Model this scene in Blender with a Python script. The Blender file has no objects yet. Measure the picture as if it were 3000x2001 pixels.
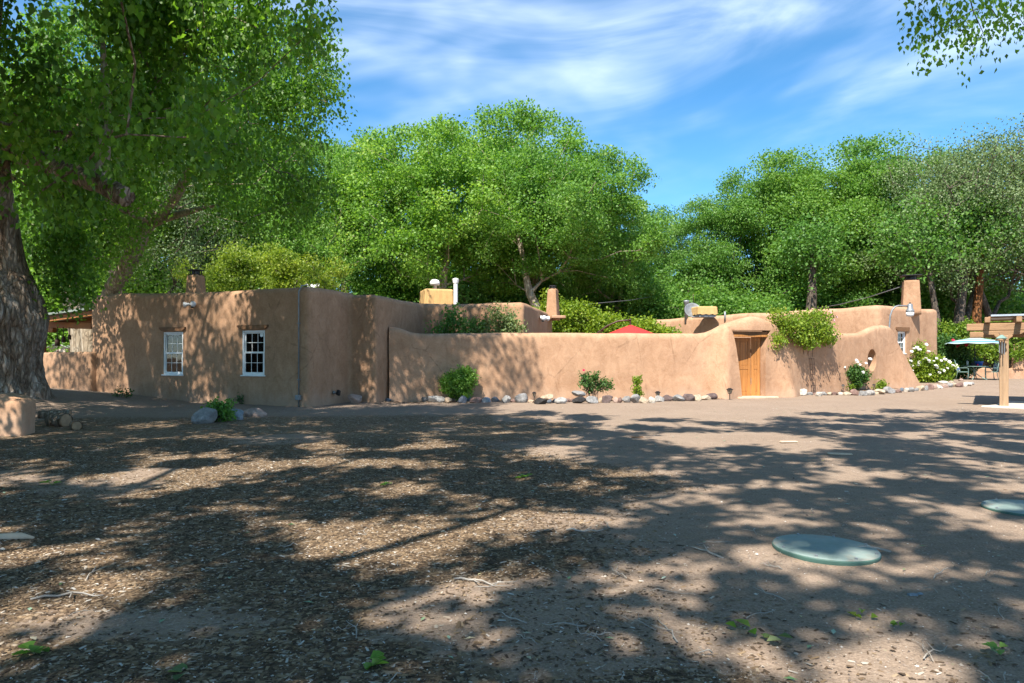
import bpy, bmesh, math, random
import numpy as np
from mathutils import Matrix, Vector
R = math.radians
scene = bpy.context.scene
COL = scene.collection
# ------------------------------------------------------------------ camera
F, HOR, CXP, CH = 2100.0, 1045.0, 1500.0, 1.4      # focal length and horizon in photo pixels, eye height
cam = bpy.data.cameras.new('camera')
cam.sensor_width = 36.0
cam.lens = 36.0 * F / 3000.0
cam.shift_y = (HOR - 1000.5) / 3000.0
cam.clip_end = 3000.0
camo = bpy.data.objects.new('camera', cam)
camo.location = (0, 0, CH)
camo.rotation_euler = (R(90), 0, 0)
COL.objects.link(camo)
scene.camera = camo
# ------------------------------------------------------------------ light
SUN_EL, SUN_AZ = 54.0, 24.0          # azimuth: degrees to the left of straight behind the camera
w = bpy.data.worlds.new('World')
scene.world = w
w.use_nodes = True
wn, wl = w.node_tree.nodes, w.node_tree.links
wn.clear()
sky = wn.new('ShaderNodeTexSky')
sky.sky_type = 'NISHITA'
sky.sun_disc = False
sky.sun_elevation = R(SUN_EL)
sky.sun_rotation = R(180 + SUN_AZ)
sky.altitude = 1600
sky.air_density = 0.8
sky.dust_density = 0.05
sky.ozone_density = 2.6
bg = wn.new('ShaderNodeBackground')
bg.inputs['Strength'].default_value = 0.115
wout = wn.new('ShaderNodeOutputWorld')
hsv = wn.new('ShaderNodeHueSaturation')
hsv.inputs['Saturation'].default_value = 1.22
hsv.inputs['Hue'].default_value = 0.489
hsv.inputs['Value'].default_value = 0.85
wl.new(sky.outputs[0], hsv.inputs['Color'])
# thin cirrus: noise on the sky plane above the place
tc = wn.new('ShaderNodeTexCoord')
sep = wn.new('ShaderNodeSeparateXYZ')
wl.new(tc.outputs['Generated'], sep.inputs[0])
def wm(op, a, b=None, c=None):
    n = wn.new('ShaderNodeMath'); n.operation = op
    for i, v in enumerate((a, b, c)):
        if v is None: continue
        if isinstance(v, (int, float)): n.inputs[i].default_value = v
        else: wl.new(v, n.inputs[i])
    return n.outputs[0]
def cloud_layer(sc, tilt, off, detail, dist):
    mp0 = wn.new('ShaderNodeMapping')
    mp0.inputs['Rotation'].default_value = (0, R(tilt), 0)
    wl.new(tc.outputs['Generated'], mp0.inputs[0])
    mp = wn.new('ShaderNodeMapping')
    mp.inputs['Location'].default_value = off
    mp.inputs['Scale'].default_value = sc
    wl.new(mp0.outputs[0], mp.inputs[0])
    nz = wn.new('ShaderNodeTexNoise')
    nz.inputs['Scale'].default_value = 1.6
    nz.inputs['Detail'].default_value = detail
    nz.inputs['Roughness'].default_value = 0.54
    nz.inputs['Distortion'].default_value = dist
    wl.new(mp.outputs[0], nz.inputs[0])
    return nz.outputs[0]
big = cloud_layer((1.4, 1.0, 3.0), 4, (1.3, 0.0, 0.95), 4, 0.5)
wisp = cloud_layer((1.5, 1.1, 5.6), 7, (1.2, 0.4, 0.3), 11, 1.3)
mask = wm('MULTIPLY', wm('MULTIPLY_ADD', big, 3.8, -1.42), wm('MULTIPLY_ADD', wisp, 2.6, -0.6))
mr = wn.new('ShaderNodeMapRange')
mr.interpolation_type = 'SMOOTHSTEP'
mr.inputs['From Min'].default_value = 0.02
mr.inputs['From Max'].default_value = 1.3
mr.inputs['To Max'].default_value = 0.66
wl.new(mask, mr.inputs[0])
mixc = wn.new('ShaderNodeMixRGB')
mixc.inputs['Color2'].default_value = (4.6, 5.2, 6.2, 1)
wl.new(mr.outputs[0], mixc.inputs['Fac'])
wl.new(hsv.outputs[0], mixc.inputs['Color1'])
wl.new(mixc.outputs[0], bg.inputs['Color'])
wl.new(bg.outputs[0], wout.inputs[0])
sl = bpy.data.lights.new('sun', 'SUN')
sl.energy = 4.0
sl.angle = R(0.53)
sl.color = (1.0, 0.93, 0.83)
so = bpy.data.objects.new('sun', sl)
so.rotation_euler = (R(90 - SUN_EL), 0, R(-SUN_AZ))
so.location = (-10, -20, 40)
COL.objects.link(so)
scene.view_settings.view_transform = 'Standard'
scene.view_settings.look = 'None'
scene.view_settings.exposure = 1.5
scene.view_settings.gamma = 1.0
scene.view_settings.use_curve_mapping = False
scene.render.engine = 'CYCLES'
cy = scene.cycles
cy.max_bounces = 7; cy.diffuse_bounces = 4; cy.glossy_bounces = 3; cy.transmission_bounces = 5
cy.transparent_max_bounces = 8
cy.sample_clamp_indirect = 6.0
cy.caustics_reflective = cy.caustics_refractive = False
cy.use_denoising = True
cy.denoiser = 'OPENIMAGEDENOISE'
cy.denoising_input_passes = 'RGB_ALBEDO_NORMAL'
cy.denoising_prefilter = 'ACCURATE'
# ------------------------------------------------------------------ helpers
def P(px, py, Z):
    """photo pixel + distance -> point in the world"""
    return Vector(((px - CXP) / F * Z, Z, CH + (HOR - py) / F * Z))
def sstep(a, b, x):
    t = np.clip((np.asarray(x, float) - a) / (b - a), 0, 1)
    return t * t * (3 - 2 * t)
def _hash(i, j, k, s):
    n = (i.astype(np.int64) * 374761393 + j.astype(np.int64) * 668265263 + k.astype(np.int64) * 2147483647 + s * 974634777)
    n = (n ^ (n >> 13)) * 1274126177
    n = n ^ (n >> 16)
    return (n & 0xffff) / 65535.0
def vnoise(p, s=0):
    """smooth value noise, p (N,3) -> about -1..1"""
    p = np.asarray(p, float)
    i = np.floor(p); f = p - i
    f = f * f * (3 - 2 * f)
    i = i.astype(np.int64)
    out = 0
    for a in (0, 1):
        for b in (0, 1):
            for c in (0, 1):
                h = _hash(i[:, 0] + a, i[:, 1] + b, i[:, 2] + c, s)
                out = out + h * (f[:, 0] if a else 1 - f[:, 0]) * (f[:, 1] if b else 1 - f[:, 1]) * (f[:, 2] if c else 1 - f[:, 2])
    return out * 2 - 1
def fbm(p, s=0, oct=4, gain=0.5):
    p = np.asarray(p, float); o = 0; a = 1.0
    for k in range(oct):
        o = o + a * vnoise(p * 2 ** k + 17.3 * k, s + k); a *= gain
    return o
def gz(x, y):
    """height of the ground"""
    x = np.asarray(x, float); y = np.asarray(y, float)
    dx = np.minimum(0, 0) + np.maximum(x + 14.0, 0)
    z = 0.64 * np.exp(-0.5 * ((dx / 2.0) ** 2 + ((y - 18.6) / 3.4) ** 2))
    z = z + 0.2 * sstep(24, 32, y) * sstep(5, 12, x)
    q = np.stack([x * 0.35, y * 0.35, np.zeros_like(x)], -1).reshape(-1, 3)
    z = z + (0.035 * fbm(q, 5, 3)).reshape(x.shape) * sstep(2, 5, np.hypot(x, y))
    return z
def gzf(x, y): return float(gz(np.array([x]), np.array([y]))[0])
def GP(px, py):
    """photo pixel -> point where its ray meets the ground"""
    k = (py - HOR) / F
    Z = CH / k
    for _ in range(12):
        Z = 0.5 * Z + 0.5 * (CH - gzf((px - CXP) / F * Z, Z)) / k
    x = (px - CXP) / F * Z
    return Vector((x, Z, gzf(x, Z)))
def frame(loc, xdir):
    """matrix with x along xdir (horizontal), z up, y into the wall"""
    x = Vector((xdir[0], xdir[1], 0)).normalized(); z = Vector((0, 0, 1)); y = z.cross(x)
    m = Matrix((x, y, z)).transposed().to_4x4(); m.translation = Vector(loc)
    return m
class MB:
    def __init__(s): s.v = []; s.f = []; s.a = []
    def add(s, vs, fs):
        o = len(s.v); s.v += [tuple(v) for v in vs]; s.f += [tuple(i + o for i in f) for f in fs]; return s
    def box(s, c, d, rot=None, bev=0.0, taper=1.0):
        hx, hy, hz = d[0] / 2, d[1] / 2, d[2] / 2
        b = min(bev, hx * .9, hy * .9, hz * .9)
        if b <= 0:
            vs = [Vector((x * hx * (taper if z > 0 else 1), y * hy * (taper if z > 0 else 1), z * hz)) for z in (-1, 1) for y in (-1, 1) for x in (-1, 1)]
            fs = [(0, 2, 3, 1), (4, 5, 7, 6), (0, 1, 5, 4), (2, 6, 7, 3), (0, 4, 6, 2), (1, 3, 7, 5)]
        else:
            vs = []; idx = {}
            for ax in range(3):
                for x in (-1, 1):
                    for y in (-1, 1):
                        for z in (-1, 1):
                            q = [x * (hx - b), y * (hy - b), z * (hz - b)]
                            q[ax] = (x * hx, y * hy, z * hz)[ax]
                            if z > 0: q[0] *= taper; q[1] *= taper
                            idx[(ax, x, y, z)] = len(vs); vs.append(Vector(q))
            fs = []
            g = lambda ax, x, y, z: idx[(ax, x, y, z)]
            for sg in (-1, 1):
                r = [g(0, sg, -1, -1), g(0, sg, 1, -1), g(0, sg, 1, 1), g(0, sg, -1, 1)]; fs.append(r if sg > 0 else r[::-1])
                r = [g(1, -1, sg, -1), g(1, -1, sg, 1), g(1, 1, sg, 1), g(1, 1, sg, -1)]; fs.append(r if sg > 0 else r[::-1])
                r = [g(2, -1, -1, sg), g(2, 1, -1, sg), g(2, 1, 1, sg), g(2, -1, 1, sg)]; fs.append(r if sg > 0 else r[::-1])
            for a_ in (-1, 1):
                for b_ in (-1, 1):
                    r = [g(0, a_, b_, -1), g(1, a_, b_, -1), g(1, a_, b_, 1), g(0, a_, b_, 1)]; fs.append(r if a_ * b_ > 0 else r[::-1])
                    r = [g(0, a_, -1, b_), g(0, a_, 1, b_), g(2, a_, 1, b_), g(2, a_, -1, b_)]; fs.append(r if a_ * b_ > 0 else r[::-1])
                    r = [g(1, -1, a_, b_), g(2, -1, a_, b_), g(2, 1, a_, b_), g(1, 1, a_, b_)]; fs.append(r if a_ * b_ > 0 else r[::-1])
            for x in (-1, 1):
                for y in (-1, 1):
                    for z in (-1, 1):
                        r = [g(0, x, y, z), g(1, x, y, z), g(2, x, y, z)]; fs.append(r if x * y * z > 0 else r[::-1])
        c = Vector(c)
        if rot is not None: vs = [rot @ v for v in vs]
        return s.add([v + c for v in vs], fs)
    def tube(s, pts, rad, n=8, cap=True, jit=0.0, rng=None):
        pts = [Vector(p) for p in pts]
        if not hasattr(rad, '__len__'): rad = [rad] * len(pts)
        t0 = (pts[1] - pts[0]).normalized()
        up = Vector((0, 0, 1)) if abs(t0.z) < .9 else Vector((1, 0, 0))
        a = t0.cross(up).normalized()
        vs = []; fs = []
        for i, p in enumerate(pts):
            t = (pts[min(i + 1, len(pts) - 1)] - pts[max(i - 1, 0)]).normalized()
            a = (a - t * a.dot(t)).normalized(); b = t.cross(a)
            for k in range(n):
                an = 2 * math.pi * k / n
                r = rad[i] * (1 + (rng.uniform(-jit, jit) if rng else 0))
                vs.append(p + (a * math.cos(an) + b * math.sin(an)) * r)
        for i in range(len(pts) - 1):
            for k in range(n):
                k2 = (k + 1) % n
                fs.append((i * n + k, i * n + k2, (i + 1) * n + k2, (i + 1) * n + k))
        if cap:
            fs.append(tuple(range(n))[::-1]); fs.append(tuple((len(pts) - 1) * n + k for k in range(n)))
        return s.add(vs, fs)
    def lathe(s, prof, n=24, c=(0, 0, 0), sx=1.0, sy=1.0, cap=True):
        c = Vector(c); vs = []; fs = []
        for r, z in prof:
            for k in range(n):
                an = 2 * math.pi * k / n
                vs.append(c + Vector((r * math.cos(an) * sx, r * math.sin(an) * sy, z)))
        m = len(prof)
        for i in range(m - 1):
            for k in range(n):
                k2 = (k + 1) % n
                fs.append((i * n + k, i * n + k2, (i + 1) * n + k2, (i + 1) * n + k))
        if cap:
            fs.append(tuple(range(n))[::-1]); fs.append(tuple((m - 1) * n + k for k in range(n)))
        return s.add(vs, fs)
    def prism(s, poly, y0, y1):
        """polygon in x,z extruded along y"""
        n = len(poly)
        vs = [(x, y0, z) for x, z in poly] + [(x, y1, z) for x, z in poly]
        fs = [tuple(range(n)), tuple(range(n, 2 * n))[::-1]] + [(i, i + n, (i + 1) % n + n, (i + 1) % n) for i in range(n)]
        return s.add(vs, fs)
    def mesh(s, name):
        me = bpy.data.meshes.new(name); me.from_pydata(s.v, [], s.f); me.update(); return me
    def build(s, name, mat, parent=None, smooth=False, M=None, fix=True):
        me = s.mesh(name)
        if fix:
            bm = bmesh.new(); bm.from_mesh(me); bmesh.ops.recalc_face_normals(bm, faces=bm.faces); bm.to_mesh(me); bm.free()
        return link(name, me, mat, parent, smooth, M)
STUFF = {'limbs', 'crown', 'hanging_twigs', 'hanging_leaves', 'trunk_sprouts'}        # leaves and twigs too many to pick apart
def link(name, me, mat, parent=None, smooth=False, M=None):
    if smooth: me.polygons.foreach_set('use_smooth', [True] * len(me.polygons))
    if smooth == 'auto': me.set_sharp_from_angle(angle=R(35))
    if mat is not None:
        me.materials.clear(); me.materials.append(mat)
    o = bpy.data.objects.new(name, me); COL.objects.link(o)
    if name in STUFF: o['kind'] = 'stuff'
    if parent is not None: o.parent = parent
    if M is not None: o.matrix_basis = M
    return o
def tag(o, label=None, cat=None, group=None, kind=None):
    if label: o['label'] = label
    if cat: o['category'] = cat
    if group: o['group'] = group
    if kind: o['kind'] = kind
    return o
def thing(name, label, cat, M, group=None):
    o = bpy.data.objects.new(name, None); COL.objects.link(o)
    o.empty_display_size = .2
    o.matrix_basis = M if isinstance(M, Matrix) else Matrix.Translation(Vector(M))
    return tag(o, label, cat, group)
def copy_tree(o, parent=None):
    c = o.copy(); COL.objects.link(c)
    if parent is not None: c.parent = parent
    for ch in list(o.children): copy_tree(ch, c)
    return c
def fastmesh(name, V, faces, rnd=None):
    """V (N,3); faces (M,k) int array"""
    me = bpy.data.meshes.new(name)
    M_, k = faces.shape
    me.vertices.add(len(V)); me.vertices.foreach_set('co', np.ascontiguousarray(V, dtype=np.float32).ravel())
    me.loops.add(M_ * k); me.loops.foreach_set('vertex_index', np.ascontiguousarray(faces, dtype=np.int32).ravel())
    me.polygons.add(M_); me.polygons.foreach_set('loop_start', np.arange(0, M_ * k, k, dtype=np.int32))
    if rnd is not None:
        at = me.attributes.new('rnd', 'FLOAT', 'FACE'); at.data.foreach_set('value', np.ascontiguousarray(rnd, dtype=np.float32))
    me.update(calc_edges=True)
    return me
# ------------------------------------------------------------------ materials
class NT:
    def __init__(s, name):
        s.m = bpy.data.materials.new(name); s.m.use_nodes = True
        s.t = s.m.node_tree; s.n = s.t.nodes; s.l = s.t.links; s.n.clear()
        s.out = s.n.new('ShaderNodeOutputMaterial')
        s.tc = s.n.new('ShaderNodeTexCoord')
    def put(s, inp, v):
        if isinstance(v, (int, float)): inp.default_value = v
        elif isinstance(v, tuple): inp.default_value = v if len(v) == len(inp.default_value) else (*v, 1)
        else: s.l.new(v, inp)
    def map(s, scale=(1, 1, 1), rot=(0, 0, 0), loc=(0, 0, 0), src=None):
        n = s.n.new('ShaderNodeMapping'); n.inputs['Scale'].default_value = scale; n.inputs['Rotation'].default_value = rot; n.inputs['Location'].default_value = loc
        s.l.new(src or s.tc.outputs['Object'], n.inputs[0]); return n.outputs[0]
    def noise(s, vec, scale, detail=4, rough=.55, dist=0):
        n = s.n.new('ShaderNodeTexNoise'); n.inputs['Scale'].default_value = scale; n.inputs['Detail'].default_value = detail
        n.inputs['Roughness'].default_value = rough; n.inputs['Distortion'].default_value = dist
        s.l.new(vec, n.inputs[0]); return n.outputs[0]
    def voro(s, vec, scale, feat='F1', out='Distance', rnd=1.0):
        n = s.n.new('ShaderNodeTexVoronoi'); n.feature = feat; n.inputs['Scale'].default_value = scale; n.inputs['Randomness'].default_value = rnd
        s.l.new(vec, n.inputs[0]); return n.outputs[out]
    def ramp(s, fac, stops, interp='LINEAR'):
        n = s.n.new('ShaderNodeValToRGB'); n.color_ramp.interpolation = interp
        e = n.color_ramp.elements
        while len(e) < len(stops): e.new(.5)
        for k, (p, c) in enumerate(stops):
            e[k].position = p; e[k].color = (*c, 1) if len(c) == 3 else c
        s.put(n.inputs[0], fac); return n.outputs[0]
    def mix(s, fac, a, b, mode='MIX'):
        n = s.n.new('ShaderNodeMixRGB'); n.blend_type = mode
        s.put(n.inputs[0], fac); s.put(n.inputs[1], a); s.put(n.inputs[2], b); return n.outputs[0]
    def math(s, op, a, b=0.0, clamp=False):
        n = s.n.new('ShaderNodeMath'); n.operation = op; n.use_clamp = clamp
        s.put(n.inputs[0], a); s.put(n.inputs[1], b); return n.outputs[0]
    def attr(s, name, out='Fac'):
        n = s.n.new('ShaderNodeAttribute'); n.attribute_name = name; return n.outputs[out]
    def bump(s, h, strength, dist, prev=None):
        n = s.n.new('ShaderNodeBump'); n.inputs['Strength'].default_value = strength; n.inputs['Distance'].default_value = dist
        s.l.new(h, n.inputs['Height'])
        if prev is not None: s.l.new(prev, n.inputs['Normal'])
        return n.outputs[0]
    def princ(s, col, rough=.8, normal=None, metal=0.0, spec=.5, **kw):
        n = s.n.new('ShaderNodeBsdfPrincipled')
        s.put(n.inputs['Base Color'], col); s.put(n.inputs['Roughness'], rough); s.put(n.inputs['Metallic'], metal)
        s.put(n.inputs['Specular IOR Level'], spec)
        for k, v in kw.items(): s.put(n.inputs[k], v)
        if normal is not None: s.l.new(normal, n.inputs['Normal'])
        return n.outputs[0]
    def done(s, sh): s.l.new(sh, s.out.inputs[0]); return s.m
def varied(name, col, rough=.7, var=.25, scale=4.0, bump=.2, bscale=30.0, bdist=.01, metal=0.0, stretch=(1, 1, 1), spec=.4):
    """a plain material with uneven tone and fine relief"""
    t = NT(name)
    v = t.map(stretch)
    n1 = t.noise(v, scale, 6, .62)
    dk = tuple(c * (1 - var) for c in col); lt = tuple(min(1, c * (1 + var)) for c in col)
    c = t.ramp(n1, [(.3, dk), (.5, col), (.72, lt)])
    nb = t.noise(v, bscale, 5, .6)
    r = t.math('ADD', t.math('MULTIPLY', n1, .2), rough - .1)
    return t.done(t.princ(c, r, t.bump(nb, bump, bdist) if bump else None, metal, spec))
def leafmat(name, stops, trans=.35, tcol=(.45, .7, .08), rough=.5, tint=True, spec=.35):
    t = NT(name)
    c = t.ramp(t.attr('rnd'), stops)
    oi = t.n.new('ShaderNodeObjectInfo')
    if tint: c = t.mix(1.0, c, t.ramp(oi.outputs['Random'], [(0, (.82, .92, .95)), (.35, (.94, 1.0, .95)), (.65, (1.02, 1.06, .95)), (1, (1.15, 1.12, .9))]), 'MULTIPLY')
    g = t.n.new('ShaderNodeBsdfTranslucent')
    t.put(g.inputs[0], t.mix(.55, c, tcol, 'MIX') if False else t.mix(1.0, c, (1.75, 1.75, .8), 'MULTIPLY'))
    d = t.princ(c, rough, None, 0, spec)
    mx = t.n.new('ShaderNodeMixShader'); mx.inputs[0].default_value = trans
    t.l.new(d, mx.inputs[1]); t.l.new(g.outputs[0], mx.inputs[2])
    return t.done(mx.outputs[0])
def stucco(name, base, warm, pale):
    t = NT(name)
    v = t.map()
    n1 = t.noise(v, .55, 6, .6, .3)
    n2 = t.noise(t.map((1, 1, .18)), 2.3, 5, .6)
    n3 = t.noise(v, 22, 4, .6)
    n4 = t.noise(t.map((1, 1, .7)), 3.6, 5, .6, .8)
    c = t.ramp(n1, [(.3, base), (.52, warm), (.72, pale)])
    c = t.mix(t.math('MULTIPLY', t.ramp(n2, [(.42, (0, 0, 0)), (.7, (1, 1, 1))]), .5), c, tuple(x * .72 for x in base))
    c = t.mix(.42, c, t.ramp(n4, [(.3, tuple(x * .8 for x in base)), (.7, tuple(min(1, x * 1.15) for x in pale))]))
    c = t.mix(.07, c, t.ramp(n3, [(.35, (.1, .06, .035)), (.65, (.75, .55, .4))]))
    # thin settlement cracks
    vc = t.voro(t.map((1, 1, .55), src=None), .9, 'DISTANCE_TO_EDGE')
    wob = t.noise(v, 5, 4, .6)
    crk = t.ramp(t.math('ADD', vc, t.math('MULTIPLY', wob, .1)), [(.052, (1, 1, 1)), (.062, (0, 0, 0))])
    crk = t.math('MULTIPLY', crk, t.ramp(t.noise(v, .8, 2), [(.5, (0, 0, 0)), (.62, (1, 1, 1))]))
    c = t.mix(t.math('MULTIPLY', crk, .35), c, (.12, .07, .04))
    # dusty splash band along the foot of the wall
    spz = t.n.new('ShaderNodeSeparateXYZ'); t.l.new(t.tc.outputs['Object'], spz.inputs[0])
    spl = t.ramp(t.math('ADD', spz.outputs[2], t.math('MULTIPLY', t.math('SUBTRACT', n2, .5), .9)), [(.12, (1, 1, 1)), (.42, (0, 0, 0))])
    c = t.mix(t.math('MULTIPLY', spl, .4), c, (.42, .3, .22))
    nb = t.bump(n4, .38, .05)
    nb = t.bump(t.noise(v, 7, 5, .6), .22, .03, nb)
    nb = t.bump(t.noise(v, 70, 3, .6), .2, .004, nb)
    return t.done(t.princ(c, .92, nb, 0, .15))
MAT = {}
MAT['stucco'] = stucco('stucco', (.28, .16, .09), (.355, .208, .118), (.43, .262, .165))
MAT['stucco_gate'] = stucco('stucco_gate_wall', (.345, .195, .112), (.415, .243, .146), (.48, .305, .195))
MAT['stucco_pale'] = stucco('stucco_pale', (.36, .21, .13), (.4, .24, .15), (.43, .27, .175))
MAT['vinyl'] = varied('window_vinyl', (.72, .73, .72), .4, .06, 3, .05)
MAT['lintel'] = varied('lintel_wood', (.19, .095, .042), .75, .4, 3, .6, 22, .02, stretch=(.35, 3, 3))
MAT['door_wood'] = varied('door_wood', (.36, .155, .042), .5, .4, 2.6, .25, 40, .006, stretch=(5, 5, .35))
MAT['beam_wood'] = varied('weathered_beam', (.31, .185, .1), .8, .32, 2.2, .5, 16, .02, stretch=(.5, 4, 4))
MAT['post_wood'] = varied('weathered_post', (.33, .215, .125), .8, .3, 2.2, .5, 16, .02, stretch=(4, 4, .45))
MAT['porch_wood'] = varied('porch_timber', (.3, .12, .035), .7, .3, 2.2, .3, 16, .02)
MAT['galv'] = varied('galvanised_steel', (.24, .255, .265), .55, .25, 6, .1, metal=.5)
MAT['black_metal'] = varied('black_metal', (.02, .02, .022), .5, .3, 8, .15, metal=.3)
MAT['bronze'] = varied('bronze_metal', (.055, .03, .025), .45, .3, 8, .1, metal=.4)
MAT['rust'] = varied('rusted_iron', (.07, .04, .028), .8, .4, 12, .4)
MAT['white_paint'] = varied('white_painted_metal', (.72, .73, .72), .5, .08, 5, .1)
MAT['red_cloth'] = varied('red_canvas', (.47, .028, .022), .8, .12, 3, .25, 120, .003)
MAT['canvas'] = varied('tan_canvas', (.5, .315, .13), .85, .15, 3, .35, 18, .02, stretch=(4, 4, .6))
MAT['green_plastic'] = varied('green_plastic_lid', (.22, .285, .26), .75, .35, 6, .3, 60, .006)
MAT['green_edge'] = varied('green_plastic_rim', (.06, .13, .105), .6, .2, 5, .1)
MAT['concrete'] = varied('pale_concrete', (.5, .45, .38), .9, .15, 4, .4, 40, .01)
MAT['patio_iron'] = varied('green_patio_iron', (.17, .27, .24), .5, .2, 6, .1, metal=.2)
MAT['blue_glaze'] = varied('blue_glaze', (.025, .09, .32), .25, .3, 4, .05)
MAT['soot'] = varied('soot_black', (.018, .017, .016), .9, .4, 9, .2)
MAT['metal_roof'] = varied('silver_roof', (.55, .58, .62), .35, .12, 3, .1, metal=.6)
MAT['roof_felt'] = varied('green_roof_edge', (.2, .24, .21), .9, .3, 5, .4)
MAT['shed_wall'] = varied('pale_shed', (.5, .42, .36), .8, .12, 4, .2)
MAT['shed_trim'] = varied('shed_trim', (.2, .08, .08), .8, .2, 4, .2)
MAT['bulb'] = varied('frosted_lens', (.62, .64, .66), .25, .08, 6, .05)
MAT['twig'] = varied('bleached_twig', (.32, .29, .25), .85, .35, 5, .3)
MAT['lamp_glass'] = varied('smoked_lens', (.3, .25, .18), .25, .2, 6, .05)
MAT['dark_room'] = varied('dim_room', (.05, .042, .035), .95, .2, 2, .1)
MAT['red_curtain'] = varied('red_curtain', (.3, .03, .02), .9, .3, 9, .1, stretch=(3, 3, .2))
MAT['white_curtain'] = varied('sheer_curtain', (.2, .21, .23), .9, .15, 4, .1, stretch=(3, 3, .3))
MAT['pale_plank'] = varied('pale_plank', (.55, .42, .3), .8, .2, 4, .3)
MAT['cable'] = varied('grey_cable', (.1, .1, .105), .6, .2, 4, 0)
def lidmat():
    t = NT('dusty_green_lid'); v = t.map()
    n1 = t.noise(v, 4, 6, .65); n2 = t.noise(v, 2.2, 5, .7, .6); n3 = t.noise(t.map((3, 22, 3), (0, 0, .5)), 3, 4, .7)
    c = t.ramp(n1, [(.3, (.17, .235, .215)), (.55, (.22, .285, .265)), (.75, (.3, .34, .315))])
    c = t.mix(t.math('MULTIPLY', t.ramp(n2, [(.52, (0, 0, 0)), (.7, (1, 1, 1))]), .75), c, (.25, .19, .14))
    c = t.mix(t.math('MULTIPLY', t.ramp(n3, [(.6, (0, 0, 0)), (.68, (1, 1, 1))]), .35), c, (.1, .14, .125))
    return t.done(t.princ(c, .8, t.bump(t.noise(v, 70, 4), .3, .004), 0, .3))
MAT['lid'] = lidmat()
def glassmat():
    t = NT('window_glass')
    g = t.n.new('ShaderNodeBsdfGlossy'); g.inputs['Roughness'].default_value = .02
    tr = t.n.new('ShaderNodeBsdfTransparent'); tr.inputs[0].default_value = (.82, .86, .85, 1)
    fr = t.n.new('ShaderNodeFresnel'); fr.inputs[0].default_value = 1.75
    nb = t.bump(t.noise(t.map(), 1.6, 2), .04, .05)
    t.l.new(nb, g.inputs['Normal'])
    mx = t.n.new('ShaderNodeMixShader'); t.l.new(fr.outputs[0], mx.inputs[0])
    t.l.new(tr.outputs[0], mx.inputs[1]); t.l.new(g.outputs[0], mx.inputs[2])
    return t.done(mx.outputs[0])
MAT['glass'] = glassmat()
def barkmat(name, dark, mid, light, scale=1.0, bump=1.0):
    t = NT(name)
    v = t.map((1, 1, .28))
    n1 = t.noise(v, 5 * scale, 6, .65, .6)
    v2 = t.map((1, 1, .16))
    vo = t.voro(t.mix(.16, v2, t.noise(t.map((1, 1, .4)), 5 * scale, 4)), 13 * scale, 'DISTANCE_TO_EDGE')
    crev = t.ramp(vo, [(.0, (0, 0, 0)), (.22, (1, 1, 1))])
    c = t.ramp(n1, [(.3, dark), (.5, mid), (.72, light)])
    c = t.mix(t.math('MULTIPLY', t.math('SUBTRACT', 1.0, crev), .5), c, tuple(x * .35 for x in dark))
    nb = t.bump(crev, .9 * bump, .04 / scale)
    nb = t.bump(n1, .8 * bump, .03 / scale, nb)
    nb = t.bump(t.noise(t.map(), 40 * scale, 4), .4 * bump, .008, nb)
    return t.done(t.princ(c, .95, nb, 0, .1))
MAT['old_bark'] = barkmat('old_cottonwood_bark', (.12, .078, .052), (.31, .235, .17), (.52, .455, .385))
MAT['pale_bark'] = barkmat('pale_cottonwood_bark', (.2, .15, .1), (.36, .3, .22), (.5, .46, .38), .9, .5)
MAT['grey_bark'] = barkmat('grey_elm_bark', (.06, .048, .04), (.15, .12, .095), (.24, .2, .165), 1.2)
MAT['red_bark'] = barkmat('reddish_pine_bark', (.09, .035, .015), (.24, .1, .04), (.36, .17, .075), .9)
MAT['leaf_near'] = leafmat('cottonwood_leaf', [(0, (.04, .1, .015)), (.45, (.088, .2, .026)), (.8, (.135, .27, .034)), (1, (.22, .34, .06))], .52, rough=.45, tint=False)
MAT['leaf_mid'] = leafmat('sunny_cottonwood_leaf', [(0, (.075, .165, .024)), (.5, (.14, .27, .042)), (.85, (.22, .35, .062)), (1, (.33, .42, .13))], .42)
MAT['leaf_elm'] = leafmat('elm_leaf', [(0, (.06, .145, .026)), (.5, (.11, .23, .042)), (1, (.185, .3, .075))], .4)
MAT['leaf_pale'] = leafmat('pale_grey_leaf', [(0, (.085, .13, .05)), (.5, (.13, .19, .075)), (1, (.21, .25, .14))], .3)
MAT['leaf_yellow'] = leafmat('yellow_green_leaf', [(0, (.11, .17, .02)), (.5, (.19, .26, .03)), (1, (.31, .34, .05))], .4)
MAT['leaf_dark'] = leafmat('dark_shrub_leaf', [(0, (.025, .07, .015)), (.5, (.05, .12, .025)), (1, (.1, .18, .04))], .25)
MAT['leaf_vine'] = leafmat('vine_leaf', [(0, (.09, .15, .015)), (.5, (.16, .24, .02)), (.9, (.25, .3, .03)), (1, (.32, .3, .05))], .35)
MAT['petal_white'] = varied('white_petals', (.6, .58, .55), .7, .08, 20, .2)
MAT['petal_pink'] = varied('pink_petals', (.62, .3, .34), .7, .15, 20, .2)
MAT['petal_red'] = varied('red_petals', (.5, .015, .06), .7, .2, 20, .2)
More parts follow.
